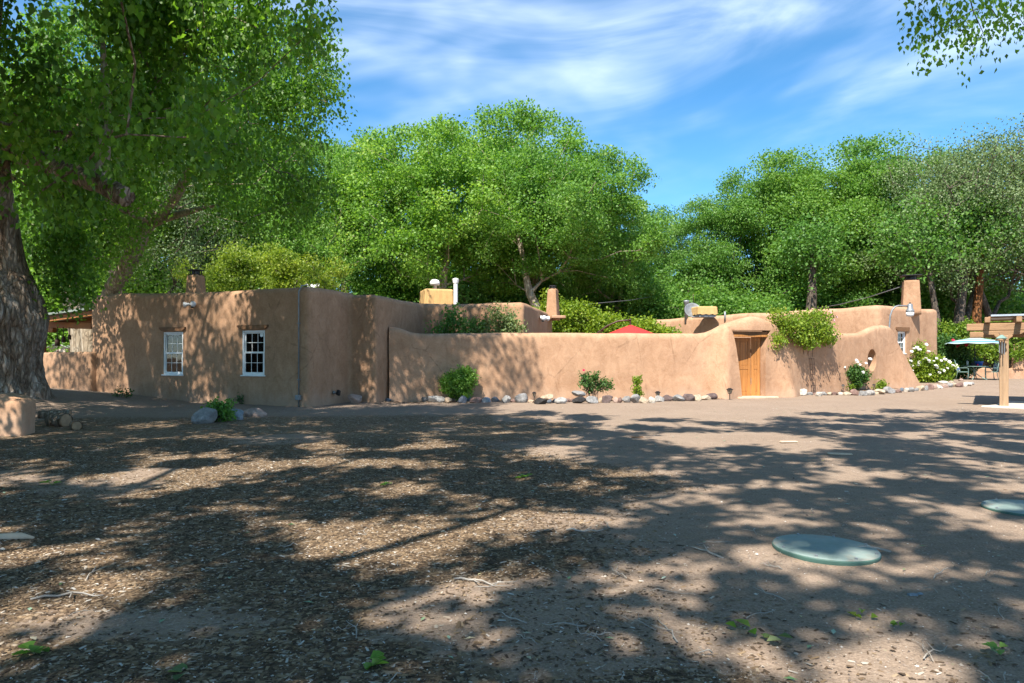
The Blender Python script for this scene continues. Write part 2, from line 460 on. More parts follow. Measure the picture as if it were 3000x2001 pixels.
# ================================================================== ground
def mulch_amount(x, y):
    q = np.stack([x * .28 + .13 * y, y * .34, np.zeros_like(x)], -1)
    q2 = np.stack([x * 1.1, y * 1.1, np.zeros_like(x) + 4], -1)
    edge = 1.2 + 0.55 * fbm(q, 31, 3) * 3 - .05 * (y - 6)       # mulch lies left of this line
    m = 1 - sstep(-1.4, 1.6, x - edge)
    m = m * (1 - .9 * sstep(15.5, 18.5, y - .1 * x)) + .25 * sstep(-.1, .5, fbm(q2, 8, 3)) * sstep(4.5, 3.2, y)
    m = m * (1 - .8 * sstep(.25, .5, fbm(q2 * .45 + 3, 77, 3)))
    bare = np.exp(-(((x + 1.9) / .95) ** 2 + ((y - 3.75) / .3) ** 2))
    m = m * (1 - bare)
    return np.clip(m, 0, 1)
def ground_mesh():
    xs = np.concatenate([-np.geomspace(420, 31, 22), np.arange(-30, 36.1, .3), np.geomspace(37, 420, 22)])
    ys = np.concatenate([-np.geomspace(300, 9, 14), np.arange(-8, 2, 1.0), np.arange(2, 12, .16), np.arange(12, 42.1, .3), np.geomspace(43, 900, 26)])
    X, Y = np.meshgrid(xs, ys)
    Z = gz(X, Y)
    q = np.stack([X.ravel() * 1.7, Y.ravel() * 1.7, np.zeros(X.size)], -1)
    Z = Z + (.012 * fbm(q, 11, 3)).reshape(X.shape) * (Y > 2) * (Y < 42)
    V = np.stack([X, Y, Z], -1).reshape(-1, 3)
    nx, ny = len(xs), len(ys)
    i = np.arange(nx * ny).reshape(ny, nx)
    Fc = np.stack([i[:-1, :-1], i[:-1, 1:], i[1:, 1:], i[1:, :-1]], -1).reshape(-1, 4)
    me = fastmesh('ground', V, Fc)
    at = me.attributes.new('mulch', 'FLOAT', 'POINT')
    at.data.foreach_set('value', mulch_amount(V[:, 0], V[:, 1]).astype(np.float32))
    return me
def groundmat():
    t = NT('dirt_and_mulch')
    v = t.map()
    m = t.attr('mulch')
    n1 = t.noise(v, .7, 6, .6, .3)
    n2 = t.noise(v, 9, 6, .7)
    n3 = t.noise(v, 60, 4, .7)
    dirt = t.ramp(n1, [(.3, (.18, .135, .104)), (.5, (.23, .175, .134)), (.7, (.29, .226, .176))])
    dirt = t.mix(.45, dirt, t.ramp(n2, [(.3, (.12, .083, .058)), (.7, (.33, .245, .178))]))
    dirt = t.mix(.36, dirt, t.ramp(n3, [(.35, (.12, .085, .06)), (.65, (.46, .36, .28))]))
    peb = t.voro(v, 26, 'F1')
    pebc = t.voro(v, 26, 'F1', 'Color')
    pm = t.math('MULTIPLY', t.ramp(peb, [(.1, (1, 1, 1)), (.2, (0, 0, 0))]), t.ramp(t.noise(v, 3.1, 3), [(.5, (0, 0, 0)), (.65, (1, 1, 1))]))
    dirt = t.mix(t.math('MULTIPLY', pm, .6), dirt, t.mix(.75, pebc, (.33, .28, .24)))
    # litter of chips, cells stretched both ways
    ch = None
    warp = t.noise(v, 3, 3)
    va = t.mix(.04, v, warp)
    c1 = t.voro(t.map((14, 44, 14), (0, 0, .5), src=va), 1.0, 'F1', 'Color')
    c2 = t.voro(t.map((42, 15, 14), (0, 0, -.3), src=va), 1.0, 'F1', 'Color')
    sepa = t.n.new('ShaderNodeSeparateColor'); t.l.new(c1, sepa.inputs[0])
    sepb = t.n.new('ShaderNodeSeparateColor'); t.l.new(c2, sepb.inputs[0])
    pal = [(0, (.035, .025, .017)), (.35, (.085, .058, .036)), (.55, (.15, .1, .06)), (.75, (.24, .165, .095)), (.9, (.33, .25, .17)), (1, (.45, .4, .33))]
    ca = t.ramp(sepa.outputs[0], pal); cb = t.ramp(sepb.outputs[0], pal)
    mu = t.mix(t.ramp(t.noise(v, 17, 2), [(.45, (0, 0, 0)), (.55, (1, 1, 1))]), ca, cb)
    mu = t.mix(.3, mu, t.ramp(n2, [(.35, (.1, .068, .042)), (.65, (.24, .165, .1))]))
    mk = t.math('ADD', m, t.math('MULTIPLY', t.math('SUBTRACT', n2, .5), 1.5))
    mk = t.ramp(mk, [(.28, (0, 0, 0)), (.6, (1, 1, 1))])
    c = t.mix(t.math('MULTIPLY', mk, .9), dirt, mu)
    h = t.mix(mk, n3, sepa.outputs[1])
    nb = t.bump(n2, .5, .04)
    # faint tyre tracks
    wv = t.n.new('ShaderNodeTexWave'); wv.wave_type = 'BANDS'; wv.inputs['Scale'].default_value = 3.4; wv.inputs['Distortion'].default_value = 1.2; wv.inputs['Detail'].default_value = 1
    t.l.new(t.map((1, .45, 1), (0, 0, -.55)), wv.inputs[0])
    trk = t.math('MULTIPLY', wv.outputs[1], t.ramp(t.noise(v, .35, 2), [(.5, (0, 0, 0)), (.6, (1, 1, 1))]))
    nb = t.bump(trk, .16, .03, nb)
    nb = t.bump(h, .55, .012, nb)
    return t.done(t.princ(c, .97, nb, 0, .08))
tag(link('ground', ground_mesh(), groundmat(), None, True), kind='structure')
# ================================================================== adobe masses
def round_poly(pts, rc, step):
    """closed polygon with rounded corners, resampled; returns points and outward normals"""
    n = len(pts); out = []
    pts = [Vector(p).to_2d() if len(p) > 2 else Vector(p) for p in pts]
    for i in range(n):
        a, b, c = pts[i - 1], pts[i], pts[(i + 1) % n]
        u = (a - b); v = (c - b); r = min(rc, u.length * .3, v.length * .3)
        p0 = b + u.normalized() * r; p1 = b + v.normalized() * r
        for k in range(6):
            t = k / 5; out.append((1 - t) ** 2 * p0 + 2 * t * (1 - t) * b + t * t * p1)
        q = pts[(i + 1) % n]; w2 = (pts[(i + 2) % n] - q); r2 = min(rc, (b - q).length * .3, w2.length * .3)
        e = q + (b - q).normalized() * r2
        m = max(1, int((e - p1).length / step))
        for k in range(1, m): out.append(p1.lerp(e, k / m))
    return out
def adobe(pts, z0, topf, rc=.14, rt=.2, step=.3, noise=.02, seed=1, batter=0.0, roof=False):
    """solid earth-plastered mass: rounded corners and parapet, hand-worked unevenness"""
    ring = round_poly(pts, rc, step)
    area = sum(ring[i - 1].x * ring[i].y - ring[i].x * ring[i - 1].y for i in range(len(ring)))
    if area < 0: ring = ring[::-1]
    n = len(ring)
    nr = []
    for i in range(n):
        t = (ring[(i + 1) % n] - ring[i - 1]).normalized(); nr.append(Vector((t.y, -t.x)))
    V = []
    rows = []
    zt = np.array([topf(p.x, p.y) for p in ring])
    k = max(3, int((zt.max() - z0 - rt) / step))
    for j in range(k + 1): rows.append((j / k, 0))
    for j in range(1, 7): rows.append((1, j * 15))
    for fr, an in rows:
        for i in range(n):
            zb = z0 + (zt[i] - rt - z0) * fr + rt * math.sin(R(an))
            ins = rt * (1 - math.cos(R(an))) + batter * (zb - z0)
            p = ring[i] - nr[i] * ins
            V.append((p.x, p.y, zb))
    V = np.array(V)
    N2 = np.array([(a.x, a.y) for a in nr] * len(rows))
    d = noise * (fbm(V * .7, seed, 3) + .4 * fbm(V * 2.3, seed + 9, 2))
    V[:, :2] += N2 * d[:, None]
    V[:, 2] += (np.arange(len(V)) >= n * (k + 1)) * noise * 1.5 * vnoise(V * .8, seed + 3)
    fs = []
    for j in range(len(rows) - 1):
        for i in range(n):
            i2 = (i + 1) % n
            fs.append((j * n + i, j * n + i2, (j + 1) * n + i2, (j + 1) * n + i))
    fs.append(tuple(range(n))[::-1]); L = (len(rows) - 1) * n
    if roof:                                        # flat roof sunk behind the parapet
        zl = float(zt.min()) - .35
        V = np.concatenate([V, [(ring[i].x - nr[i].x * (rt + .1), ring[i].y - nr[i].y * (rt + .1), V[L + i][2] - .03) for i in range(n)], [(ring[i].x - nr[i].x * (rt + .12), ring[i].y - nr[i].y * (rt + .12), zl) for i in range(n)]])
        for j in (len(rows) - 1, len(rows)):
            for i in range(n): fs.append((j * n + i, j * n + (i + 1) % n, (j + 1) * n + (i + 1) % n, (j + 1) * n + i))
        L += 2 * n
    fs.append(tuple(L + i for i in range(n)))
    m = MB(); m.v = [tuple(v) for v in V]; m.f = fs
    return m
def carve(obj, cutters):
    """real openings cut through a solid"""
    for c in cutters:
        md = obj.modifiers.new('cut', 'BOOLEAN'); md.operation = 'DIFFERENCE'; md.solver = 'EXACT'; md.object = c
    bpy.context.view_layer.update()
    dg = bpy.context.evaluated_depsgraph_get()
    me = bpy.data.meshes.new_from_object(obj.evaluated_get(dg))
    obj.modifiers.clear(); obj.data = me
    for c in cutters:
        d = c.data; bpy.data.objects.remove(c); bpy.data.meshes.remove(d)
    me.polygons.foreach_set('use_smooth', [True] * len(me.polygons)); me.set_sharp_from_angle(angle=R(40))
dF = Vector((.934, -.354, 0)).normalized(); dS = Vector((.354, .934, 0)).normalized()
A = Vector((-13.7, 23.3, 0)); B = Vector((-5.78, 20.3, 0)); B2 = Vector((-5.04, 22.26, 0)); C2 = Vector((-4.17, 21.93, 0))
D2 = Vector((-3.15, 25.3, 0)); F2 = Vector((.41, 24.8, 0)); G2 = Vector((1.85, 32.6, 0)); H2 = Vector((-4, 35.5, 0)); I2 = A + dS * 9.5
def house_top(x, y):
    return 3.34 + .03 * math.sin(x * .9) + (.05 if x < -5 else -.03) - .05 * float(sstep(-3, -1, x)) + .05 * float(sstep(-1.2, -.6, x))
house = thing('adobe_house', 'low brown adobe house with two white sash windows beside the old cottonwood', 'house', (-6, 26, 0))
def world_child(o, root):
    o.parent = root; o.matrix_parent_inverse = root.matrix_basis.inverted(); return o
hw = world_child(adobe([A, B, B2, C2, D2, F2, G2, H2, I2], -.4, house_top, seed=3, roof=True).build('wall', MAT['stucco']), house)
def cutbox(M, w, h, d0, d1, z0):
    c = MB().box((0, (d0 + d1) / 2, z0 + h / 2), (w, d1 - d0, h)).build('cutter', None, M=M); return c
def wall_pt(p, d, px):
    """point of the wall line p + t d that stands in photo column px"""
    k = (px - CXP) / F
    t = (k * p.y - p.x) / (d.x - k * d.y); return p + d * t
wl1 = wall_pt(A, dF, 507); wl2 = wall_pt(A, dF, 742)
W1 = frame((wl1.x, wl1.y, .845), dF); W2 = frame((wl2.x, wl2.y, .855), dF)
WW, WH = .80, 1.315
carve(hw, [cutbox(W1, WW, WH, -.3, 1.3, 0), cutbox(W2, WW + .02, WH, -.3, 1.3, 0)])
hw.data.materials.clear(); hw.data.materials.append(MAT['stucco'])
def sash_window(root, M, w, h, depth=.06, cols=3):
    """double hung sash with a grid of bars; one pane object per light"""
    Ml = root.matrix_basis.inverted() @ M
    g = MB(); t = .055
    g.box((-w / 2 + t / 2, depth, h / 2), (t, .09, h), bev=.006); g.box((w / 2 - t / 2, depth, h / 2), (t, .09, h), bev=.006)
    g.box((0, depth, h - t / 2), (w - 2 * t, .09, t), bev=.006); g.box((0, depth, t / 2), (w - 2 * t, .09, t), bev=.006)
    win = g.build('window', MAT['vinyl'], root, M=Ml)
    MB().box((0, depth - .035, -.012), (w + .06, .16, .035), bev=.008).build('sill', MAT['stucco_pale'] if False else MAT['vinyl'], win)
    iw = w - 2 * t; ih = h - 2 * t; r = .035
    for k in (0, 1):
        y = depth + .012 - .03 * (1 - k) + .01; z0 = t + k * ih / 2; z1 = z0 + ih / 2 + (.0 if k else .02)
        s = MB(); zc = (z0 + z1) / 2
        s.box((-iw / 2 + r / 2, y, zc), (r, .03, z1 - z0)); s.box((iw / 2 - r / 2, y, zc), (r, .03, z1 - z0))
        s.box((0, y, z0 + r / 2), (iw - 2 * r, .03, r)); s.box((0, y, z1 - r / 2), (iw - 2 * r, .03, r))
        s.build('sash', MAT['vinyl'], win)
        gw = (iw - 2 * r); gh = (z1 - z0 - 2 * r)
        for c in range(1, cols): MB().box((-gw / 2 + gw * c / cols, y, zc), (.014, .016, gh)).build('glazing_bar', MAT['vinyl'], win)
        MB().box((0, y - .001, zc), (gw, .0145, .014)).build('glazing_bar', MAT['vinyl'], win)
        for c in range(cols):
            for rr in range(2):
                MB().box((-gw / 2 + gw * (c + .5) / cols, y, z0 + r + gh * (rr + .5) / 2), (gw / cols - .015, .004, gh / 2 - .015)).build('pane', MAT['glass'], win)
    return win
win1 = sash_window(house, W1, WW, WH); win2 = sash_window(house, W2, WW + .02, WH)
def curtain(win, x0, x1, z0, z1, mat, y=.35):
    n = 28; V = []; fs = []
    for j in range(2):
        for i in range(n + 1):
            x = x0 + (x1 - x0) * i / n; V.append((x, y + .03 * math.sin(i * 1.3), z0 if j == 0 else z1))
    for i in range(n): fs.append((i, i + 1, n + 2 + i, n + 1 + i))
    MB().add(V, fs).build('curtain', mat, win, True, fix=False)
curtain(win2, -.36, -.12, .02, 1.28, MAT['red_curtain']); curtain(win1, -.3, -.02, .05, .72, MAT['white_curtain'], .3)
MB().box((0, .9, .3), (.5, .3, .5), bev=.03).build('chair_back', MAT['dark_room'], win2)
MB().lathe([(.001, 0), (.06, 0), (.06, .004), (.001, .004)], 16).build('sticker', MAT['white_paint'], win2, M=Matrix.Translation((.28, .028, 1.18)) @ Matrix.Rotation(R(90), 4, 'X'))
def lintel(root, M, w, z, h=.09, y=-.02, name='lintel', dp=.16):
    Ml = root.matrix_basis.inverted() @ M
    p = [(-w / 2, z + h), (w / 2, z + h), (w / 2, z + h * .6), (w / 2 - .1, z), (-w / 2 + .1, z), (-w / 2, z + h * .6)]
    return MB().prism(p, y - dp / 2 + .06, y + dp / 2 + .04).build(name, MAT['lintel'], root, M=Ml)
lintel(house, W1, 1.03, WH + .035, .11, -.04); lintel(house, W2, 1.1, WH + .035, .12, -.04)
# conduit with its junction box
cp = wall_pt(A, dF, 878); Mc = frame((cp.x, cp.y, 0), dF); Ml = house.matrix_basis.inverted() @ Mc
cnd = MB().tube([(0, -.045, -.05), (0, -.045, 3.1), (.0, -.04, 3.26), (.03, .05, 3.42), (.1, .2, 3.46)], .02, 8).build('conduit', MAT['galv'], house, True, Ml)
MB().box((0, -.07, .24), (.14, .11, .14), bev=.008).build('junction_box', MAT['galv'], cnd)
for z in (.75, 2.35): MB().box((.0, -.04, z), (.09, .05, .025)).build('strap', MAT['galv'], cnd)
# chimneys, vents
def chimney(root, x, y, z0, z1, w0, w1, cap=True, cs=1.0, soot=.0):
    Ml = root.matrix_basis.inverted() @ frame((x, y, 0), dF)
    h0 = w0 / 2
    m = adobe([(-h0, -h0), (h0, -h0), (h0, h0), (-h0, h0)], z0, lambda a, b: z1, .1, .09, .16, .012, 8, (w0 - w1) / 2 / (z1 - z0))
    c = m.build('chimney', MAT['stucco'], root, True, Ml)
    if soot: MB().lathe([(w1 * .5, z1 - soot), (w1 * .49, z1 - .06), (w1 * .42, z1 + .01), (w1 * .3, z1 + .012)], 20).build('flue_rim', MAT['soot'], c, True)
    if cap:
        for a in range(4): MB().box((w1 * .32 * (1 if a % 2 else -1), w1 * .32 * (1 if a // 2 else -1), z1 + .06 * cs), (.03, .03, .2 * cs)).build('cap_leg', MAT['black_metal'], c)
        MB().lathe([(w1 * .34, z1 - .02), (w1 * .34, z1 + .13 * cs)], 18, cap=False).build('spark_screen', MAT['black_metal'], c)
        MB().box((0, 0, z1 + .17 * cs), (w1 * 1.05 * cs, w1 * 1.05 * cs, .045), bev=.015).build('rain_cap', MAT['black_metal'], c)
    return c
q = P(574, 800, 26.5); chimney(house, q.x, q.y, 3.2, P(0, 805, 26.5).z, .6, .42, True, .95, .16)
q = P(1620, 840, 31.5); chimney(house, q.x, q.y, 3.0, P(0, 846, 31.5).z, .55, .36, True, .7)
q = P(1335, 880, 27); vp = MB().tube([(q.x, q.y, 3.2), (q.x, q.y, P(0, 822, 27).z)], .08, 14).build('vent_pipe', MAT['white_paint']); world_child(vp, house)
world_child(MB().lathe([(.1, -.12), (.12, 0), (.12, .04), (.03, .07)], 14, (q.x, q.y, P(0, 820, 27).z)).build('vent_cowl', MAT['white_paint']), house)
q = P(1274, 860, 31); world_child(MB().lathe([(.08, -1), (.08, .35), (.2, .36), (.22, .48), (.2, .5), (.16, .58), (.02, .62)], 14, (q.x, q.y, q.z)).build('roof_vent', MAT['white_paint'], None, True), house)
# canale and small courtyard window of the inner wing
q = P(1636, 929, 31); world_child(MB().box((q.x, q.y, q.z), (.6, .5, .12), bev=.02).build('canale', MAT['stucco_pale']), house)
q = P(1597, 966, 30.4); qm = frame((q.x - .12, q.y - .6, q.z), (G2 - F2).normalized()); 
kw = wall_pt(C2, (D2 - C2).normalized(), 1200); Mk = frame((kw.x, kw.y, 1.5), (D2 - C2).normalized())
lintel(house, Mk, .7, .62, .08, -.03)
g = MB(); g.box((0, -.01, .3), (.5, .06, .6), bev=.01); g.build('small_window', MAT['vinyl'], house, M=house.matrix_basis.inverted() @ Mk)
# flood lights
def flood(label, M, s=1.0, mat='white_paint'):
    t = thing('flood_light', label, 'light', M)
    MB().lathe([(.07 * s, 0), (.07 * s, .04 * s), (.03 * s, .07 * s)], 16).build('base_plate', MAT[mat], t, True, Matrix.Rotation(R(90), 4, 'X'))
    for sg in (-1, 1):
        d = Vector((sg * .8, -.75 if sg > 0 else -.35, -.08)).normalized()
        p0 = Vector((0, -.05 * s, 0))
        rot = d.to_track_quat('Z', 'X').to_matrix().to_4x4()
        h = MB().lathe([(.018 * s, 0), (.018 * s, .1 * s), (.045 * s, .13 * s), (.06 * s, .2 * s), (.088 * s, .26 * s), (.088 * s, .27 * s)], 16).build('lamp_head', MAT[mat], t, True, Matrix.Translation(p0) @ rot)
        MB().lathe([(.084 * s, .265 * s), (.07 * s, .285 * s), (.02 * s, .295 * s)], 16).build('lens', MAT['bulb'], h, True)
    MB().box((0, -.08 * s, -.1 * s), (.06 * s, .07 * s, .07 * s), bev=.01).build('sensor', MAT['black_metal'], t)
    return t
fp = wall_pt(A, dF, 571); flood('twin flood lamp on the shaded wall above the sash windows', frame((fp.x - .012, fp.y - .03, P(0, 891, fp.y).z), dF), .95)
dG = (G2 - F2).normalized(); fp = wall_pt(F2, dG, 1581); flood('white twin flood lamp on the inner courtyard wing', frame((fp.x + .03, fp.y - .02, P(0, 931, fp.y).z), dG), 1.2)
def spot(px, py):
    dd = (B2 - B).normalized(); p = wall_pt(B, dd, px); M = frame((p.x + .02, p.y, P(0, py, p.y).z), dd)
    t = thing('wall_spotlight', 'small black spotlight low on the house side wall', 'light', M)
    MB().lathe([(.05, -.01), (.05, .03), (.02, .06), (.02, .1)], 12).build('bracket', MAT['galv'], t, True, Matrix.Rotation(R(90), 4, 'X'))
    MB().box((.02, -.16, 0), (.13, .1, .15), rot=Matrix.Rotation(R(25), 3, 'Y'), bev=.01, taper=.8).build('lamp_housing', MAT['black_metal'], t)
spot(975, 1150)
# ================================================================== white-roofed house far behind
q = P(835, 838, 41)
t = thing('white_roofed_house', 'white metal roofed building showing over the adobe parapet', 'building', (q.x, q.y, 0))
m = MB().box((0, 2.5, 2.2), (2.6, 4.5, 4.4)); m.build('wall', MAT['shed_wall'], t)
m = MB(); nn = 40
for i in range(nn + 1):
    x = -1.5 + 3.0 * i / nn; z = .05 * (i % 2)
    m.v += [(x, -.4, q.z - .25 + z), (x, 2.5, q.z + .35 + z), (x, 5.4, q.z - .25 + z)]
m.f = [(3 * i + j, 3 * i + 3 + j, 3 * i + 4 + j, 3 * i + 1 + j) for i in range(nn) for j in (0, 1)]
m.build('roof', MAT['white_paint'], t, fix=False)
# ================================================================== right adobe building
K2 = Vector((15.87, 31.0, 0)); R2 = Vector((20.0, 33.6, 0)); L2 = Vector((7.6, 41.2, 0))
bt = thing('adobe_building', 'sunlit tan adobe building with tall chimney behind the gate wall', 'building', (15, 36, 0))
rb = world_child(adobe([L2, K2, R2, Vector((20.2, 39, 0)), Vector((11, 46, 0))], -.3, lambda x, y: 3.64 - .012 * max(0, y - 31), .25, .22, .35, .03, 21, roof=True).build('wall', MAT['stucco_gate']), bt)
dR = (R2 - K2).normalized(); wr = wall_pt(K2, dR, 2643); MW3 = frame((wr.x, wr.y, P(0, 1036, wr.y).z), dR)
w3h = P(0, 971, wr.y).z - P(0, 1036, wr.y).z
carve(rb, [cutbox(MW3, .74, w3h, -.4, 1.4, 0)])
rb.data.materials.clear(); rb.data.materials.append(MAT['stucco_gate'])
win3 = sash_window(bt, MW3, .74, w3h, .12, 3)
lintel(bt, MW3, 1.1, w3h + .02, .17, .0, dp=.2); curtain(win3, -.3, .3, .05, w3h - .05, MAT['white_curtain'], .4)
q = P(2668, 805, 32.6)
chimney(bt, q.x, q.y, 3.3, P(0, 822, 32.6).z, .78, .62, True, 1.25)
q = P(2011, 885, 39); world_child(MB().lathe([(.11, -1.2), (.11, -.06), (.16, 0), (.16, .08), (.1, .1)], 14, q).build('vent_pipe', MAT['galv'], None, True), bt)
q = P(2124, 918, 37); world_child(MB().tube([(q.x, q.y, q.z - .4), (q.x, q.y, q.z + .1)], .05, 10).build('vent_pipe', MAT['galv'], None, True), bt)
q = P(1992, 957, 39.4); world_child(MB().box((q.x, q.y, q.z), (.14, .14, .2), bev=.02, taper=.7).build('wall_sconce', MAT['rust']), bt)
# satellite dish
q = P(2028, 928, 37.5); t = thing('satellite_dish', 'grey satellite dish on the roof beside the canvas cooler cover', 'dish', (q.x, q.y, 3.45))
MB().tube([(0, 0, 0), (0, .1, .3)], .03, 8).build('mast', MAT['galv'], t)
MB().lathe([(.01, .0), (.2, .03), (.34, .09), (.42, .15), (.43, .15), (.35, .08), (.2, .015)], 22, cap=False).build('reflector', MAT['galv'], t, True, Matrix.Translation((0, 0, .32)) @ Matrix.Rotation(R(65), 4, 'X'))
# ================================================================== roof coolers under canvas
def cooler(px, pyt, Z, w, h, zb, label, rz=0.0):
    q = P(px, pyt, Z)
    t = thing('covered_roof_cooler', label, 'cooler', frame((q.x, q.y, zb), (math.cos(rz), math.sin(rz))))
    h = q.z - zb
    rg = random.Random(int(px))
    n = 20; rows = 12; V = []; fs = []
    per = []
    for sx, sy in ((-1, -1), (1, -1), (1, 1), (-1, 1)):
        ex, ey = {(-1, -1): (1, -1), (1, -1): (1, 1), (1, 1): (-1, 1), (-1, 1): (-1, -1)}[(sx, sy)]
        for k in range(n): per.append((sx + (ex - sx) * k / n, sy + (ey - sy) * k / n))
    for j in range(rows + 1):
        f = j / rows
        for i, (x, y) in enumerate(per):
            fold = .035 * math.sin(i * 1.9 + math.sin(i * .7) * 2) * (1 - f) + rg.uniform(-.006, .006)
            s = 1 + .04 * (1 - f) + fold
            V.append((x * w / 2 * s, y * w / 2 * s, .12 + (h - .12) * f + (.02 * math.sin(i) if j == 0 else 0)))
    m = len(per)
    V += [(x * w / 2 * .9, y * w / 2 * .9, h + .03) for x, y in per]
    for j in range(rows + 1):
        for i in range(m): fs.append((j * m + i, j * m + (i + 1) % m, (j + 1) * m + (i + 1) % m, (j + 1) * m + i))
    fs.append(tuple((rows + 1) * m + i for i in range(m)))
    MB().add(V, fs).build('canvas_cover', MAT['canvas'], t, True)
    MB().box((0, 0, .06), (w * .9, w * .9, .14)).build('stand', MAT['galv'], t)
cooler(1278, 852, 29.5, 1.15, .9, 3.25, 'tan canvas covered cooler box beside the white roof vent pipe', .3)
cooler(2062, 901, 37.2, 1.0, .6, 3.45, 'yellow canvas covered cooler box on the building past the gate', .15)
# ================================================================== courtyard wall with gate
path = [Vector((-3.9, 22.78)), Vector((2, 23.75)), Vector((6.3, 24.4)), Vector((8.25, 24.7)), Vector((9.6, 25.5)), Vector((12.3, 27.25)), Vector((16.75, 30.0))]
topt = np.array([(1130, 956), (1160, 958), (1185, 966), (1205, 973.5), (1235, 976.5), (1600, 975), (2045, 976.5), (2068, 973), (2090, 963), (2112, 951), (2136, 943), (2165, 933), (2190, 927.5), (2204, 926), (2218, 928.5), (2240, 938), (2262, 952), (2282, 967), (2305, 976), (2400, 977), (2505, 976), (2525, 970), (2543, 960), (2560, 954.5), (2580, 953), (2597, 956), (2607, 968), (2622, 1005), (2642, 1055), (2656, 1090), (2672, 1128)], float)
gw = thing('courtyard_wall', 'long tan adobe garden wall with peaked gateway and round opening', 'wall', (5, 24, 0))
def smooth_path(pts, step):
    # Catmull-Rom
    out = []
    e = [pts[0] * 2 - pts[1]] + pts + [pts[-1] * 2 - pts[-2]]
    for i in range(1, len(e) - 2):
        n = max(2, int((e[i + 1] - e[i]).length / step))
        for k in range(n):
            t = k / n; a, b, c, d = e[i - 1], e[i], e[i + 1], e[i + 2]
            out.append(.5 * ((2 * b) + (c - a) * t + (2 * a - 5 * b + 4 * c - d) * t * t + (3 * b - a - 3 * c + d) * t ** 3))
    out.append(e[-2]); return out
cl = smooth_path(path, .09)
def build_gate_wall():
    n = len(cl); nz, na = 16, 9
    V = []; th = .38
    for i, p in enumerate(cl):
        t = (cl[min(i + 1, n - 1)] - cl[max(i - 1, 0)]).normalized(); no = Vector((t.y, -t.x))       # towards the camera
        px = CXP + F * p.x / p.y
        zt = float(CH + (HOR - np.interp(px, topt[:, 0], topt[:, 1])) / F * p.y)
        z0 = -.3; r = min(th / 2, max(.03, (zt - z0) * .45))
        fl = 1.25 * (.30 * math.exp(-((px - 2098) / 26) ** 2) + .16 * math.exp(-((px - 2128) / 30) ** 2) + .34 * math.exp(-((px - 2272) / 22) ** 2) + .2 * math.exp(-((px - 2300) / 26) ** 2)) + .3 * float(sstep(2560, 2640, px))
        fu = .13 * math.exp(-((px - 2118) / 22) ** 2) + .1 * math.exp(-((px - 2255) / 20) ** 2) + .1 * math.exp(-((px - 2190) / 70) ** 2)
        for side in (1, -1):
            for j in (range(nz + 1) if side == 1 else range(nz, -1, -1)):
                f = j / nz; z = z0 + (zt - r - z0) * f
                rel = max(0.0, z) / 2.3
                off = th / 2 + ((fl * (1 - min(1, rel)) ** 1.4 + fu * (1 - abs(rel - .75))) if side == 1 else 0) + .05 * (1 - f)
                q = p + no * off * side; V.append((q.x, q.y, z))
            if side == 1:
                for a in range(1, na):
                    an = math.pi * a / na
                    extra = fu * (1 - abs((zt / 2.3) - .75)) * (1 - a / na)
                    q = p + no * ((th / 2) * math.cos(an) + extra); V.append((q.x, q.y, zt - r + r * math.sin(an)))
    V = np.array(V)
    L = 2 * (nz + 1) + na - 1
    V += .018 * np.stack([fbm(V * 1.1, 41, 3), fbm(V * 1.1 + 9, 42, 3), .8 * fbm(V * 1.0, 43, 2)], -1)
    fs = []
    for i in range(n - 1):
        for k in range(L):
            k2 = (k + 1) % L
            fs.append((i * L + k, (i + 1) * L + k, (i + 1) * L + k2, i * L + k2))
    fs.append(tuple(range(L))[::-1] if False else tuple(range(L))); fs.append(tuple((n - 1) * L + k for k in range(L))[::-1])
    m = MB(); m.v = [tuple(v) for v in V]; m.f = fs
    return m
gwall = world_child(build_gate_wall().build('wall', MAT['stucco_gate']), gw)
gc = Vector((8.21, 24.68, 0)); gd = Vector((.965, .262, 0)).normalized()
# the gateway: wider at the top, its left foot flares into the opening
gp = wall_pt(gc, gd, 2190); MG = frame((gp.x, gp.y, 0), gd)
def gx(px): return (wall_pt(gc, gd, px) - gp).dot(gd)
def gzp(py): return P(0, py, gp.y).z
cut = MB().prism([(gx(2164), -.5), (gx(2231), -.5), (gx(2231), gzp(1020)), (gx(2241), gzp(984)), (gx(2250), gzp(968)), (gx(2134), gzp(968)), (gx(2139), gzp(984)), (gx(2150), gzp(1060))], -1.5, 1.5).build('cutter', None, M=MG)
op = wall_pt(Vector((12.3, 27.25, 0)), Vector((.85, .527, 0)).normalized(), 2540)
MO = frame((op.x, op.y, P(0, 1055, op.y).z), (.85, .527)); ow = .32
cut2 = MB().lathe([(.30, -1.5), (.30, 1.5)], 36, sx=1.0, sy=1.45).build('cutter', None, M=MO @ Matrix.Rotation(R(90), 4, 'X'))
carve(gwall, [cut, cut2])
gwall.data.materials.clear(); gwall.data.materials.append(MAT['stucco_gate'])
gi = gw.matrix_basis.inverted()
MB().box(((gx(2131) + gx(2255)) / 2, .12, gzp(977.5)), (gx(2255) - gx(2131), .42, .16), bev=.02).build('lintel', MAT['lintel'], gw, M=gi @ MG)
MB().box(((gx(2139) + gx(2244)) / 2, -.13, gzp(984.5)), (gx(2243) - gx(2139), .05, .075), bev=.008).build('lintel_plank', MAT['door_wood'], gw, M=gi @ MG)
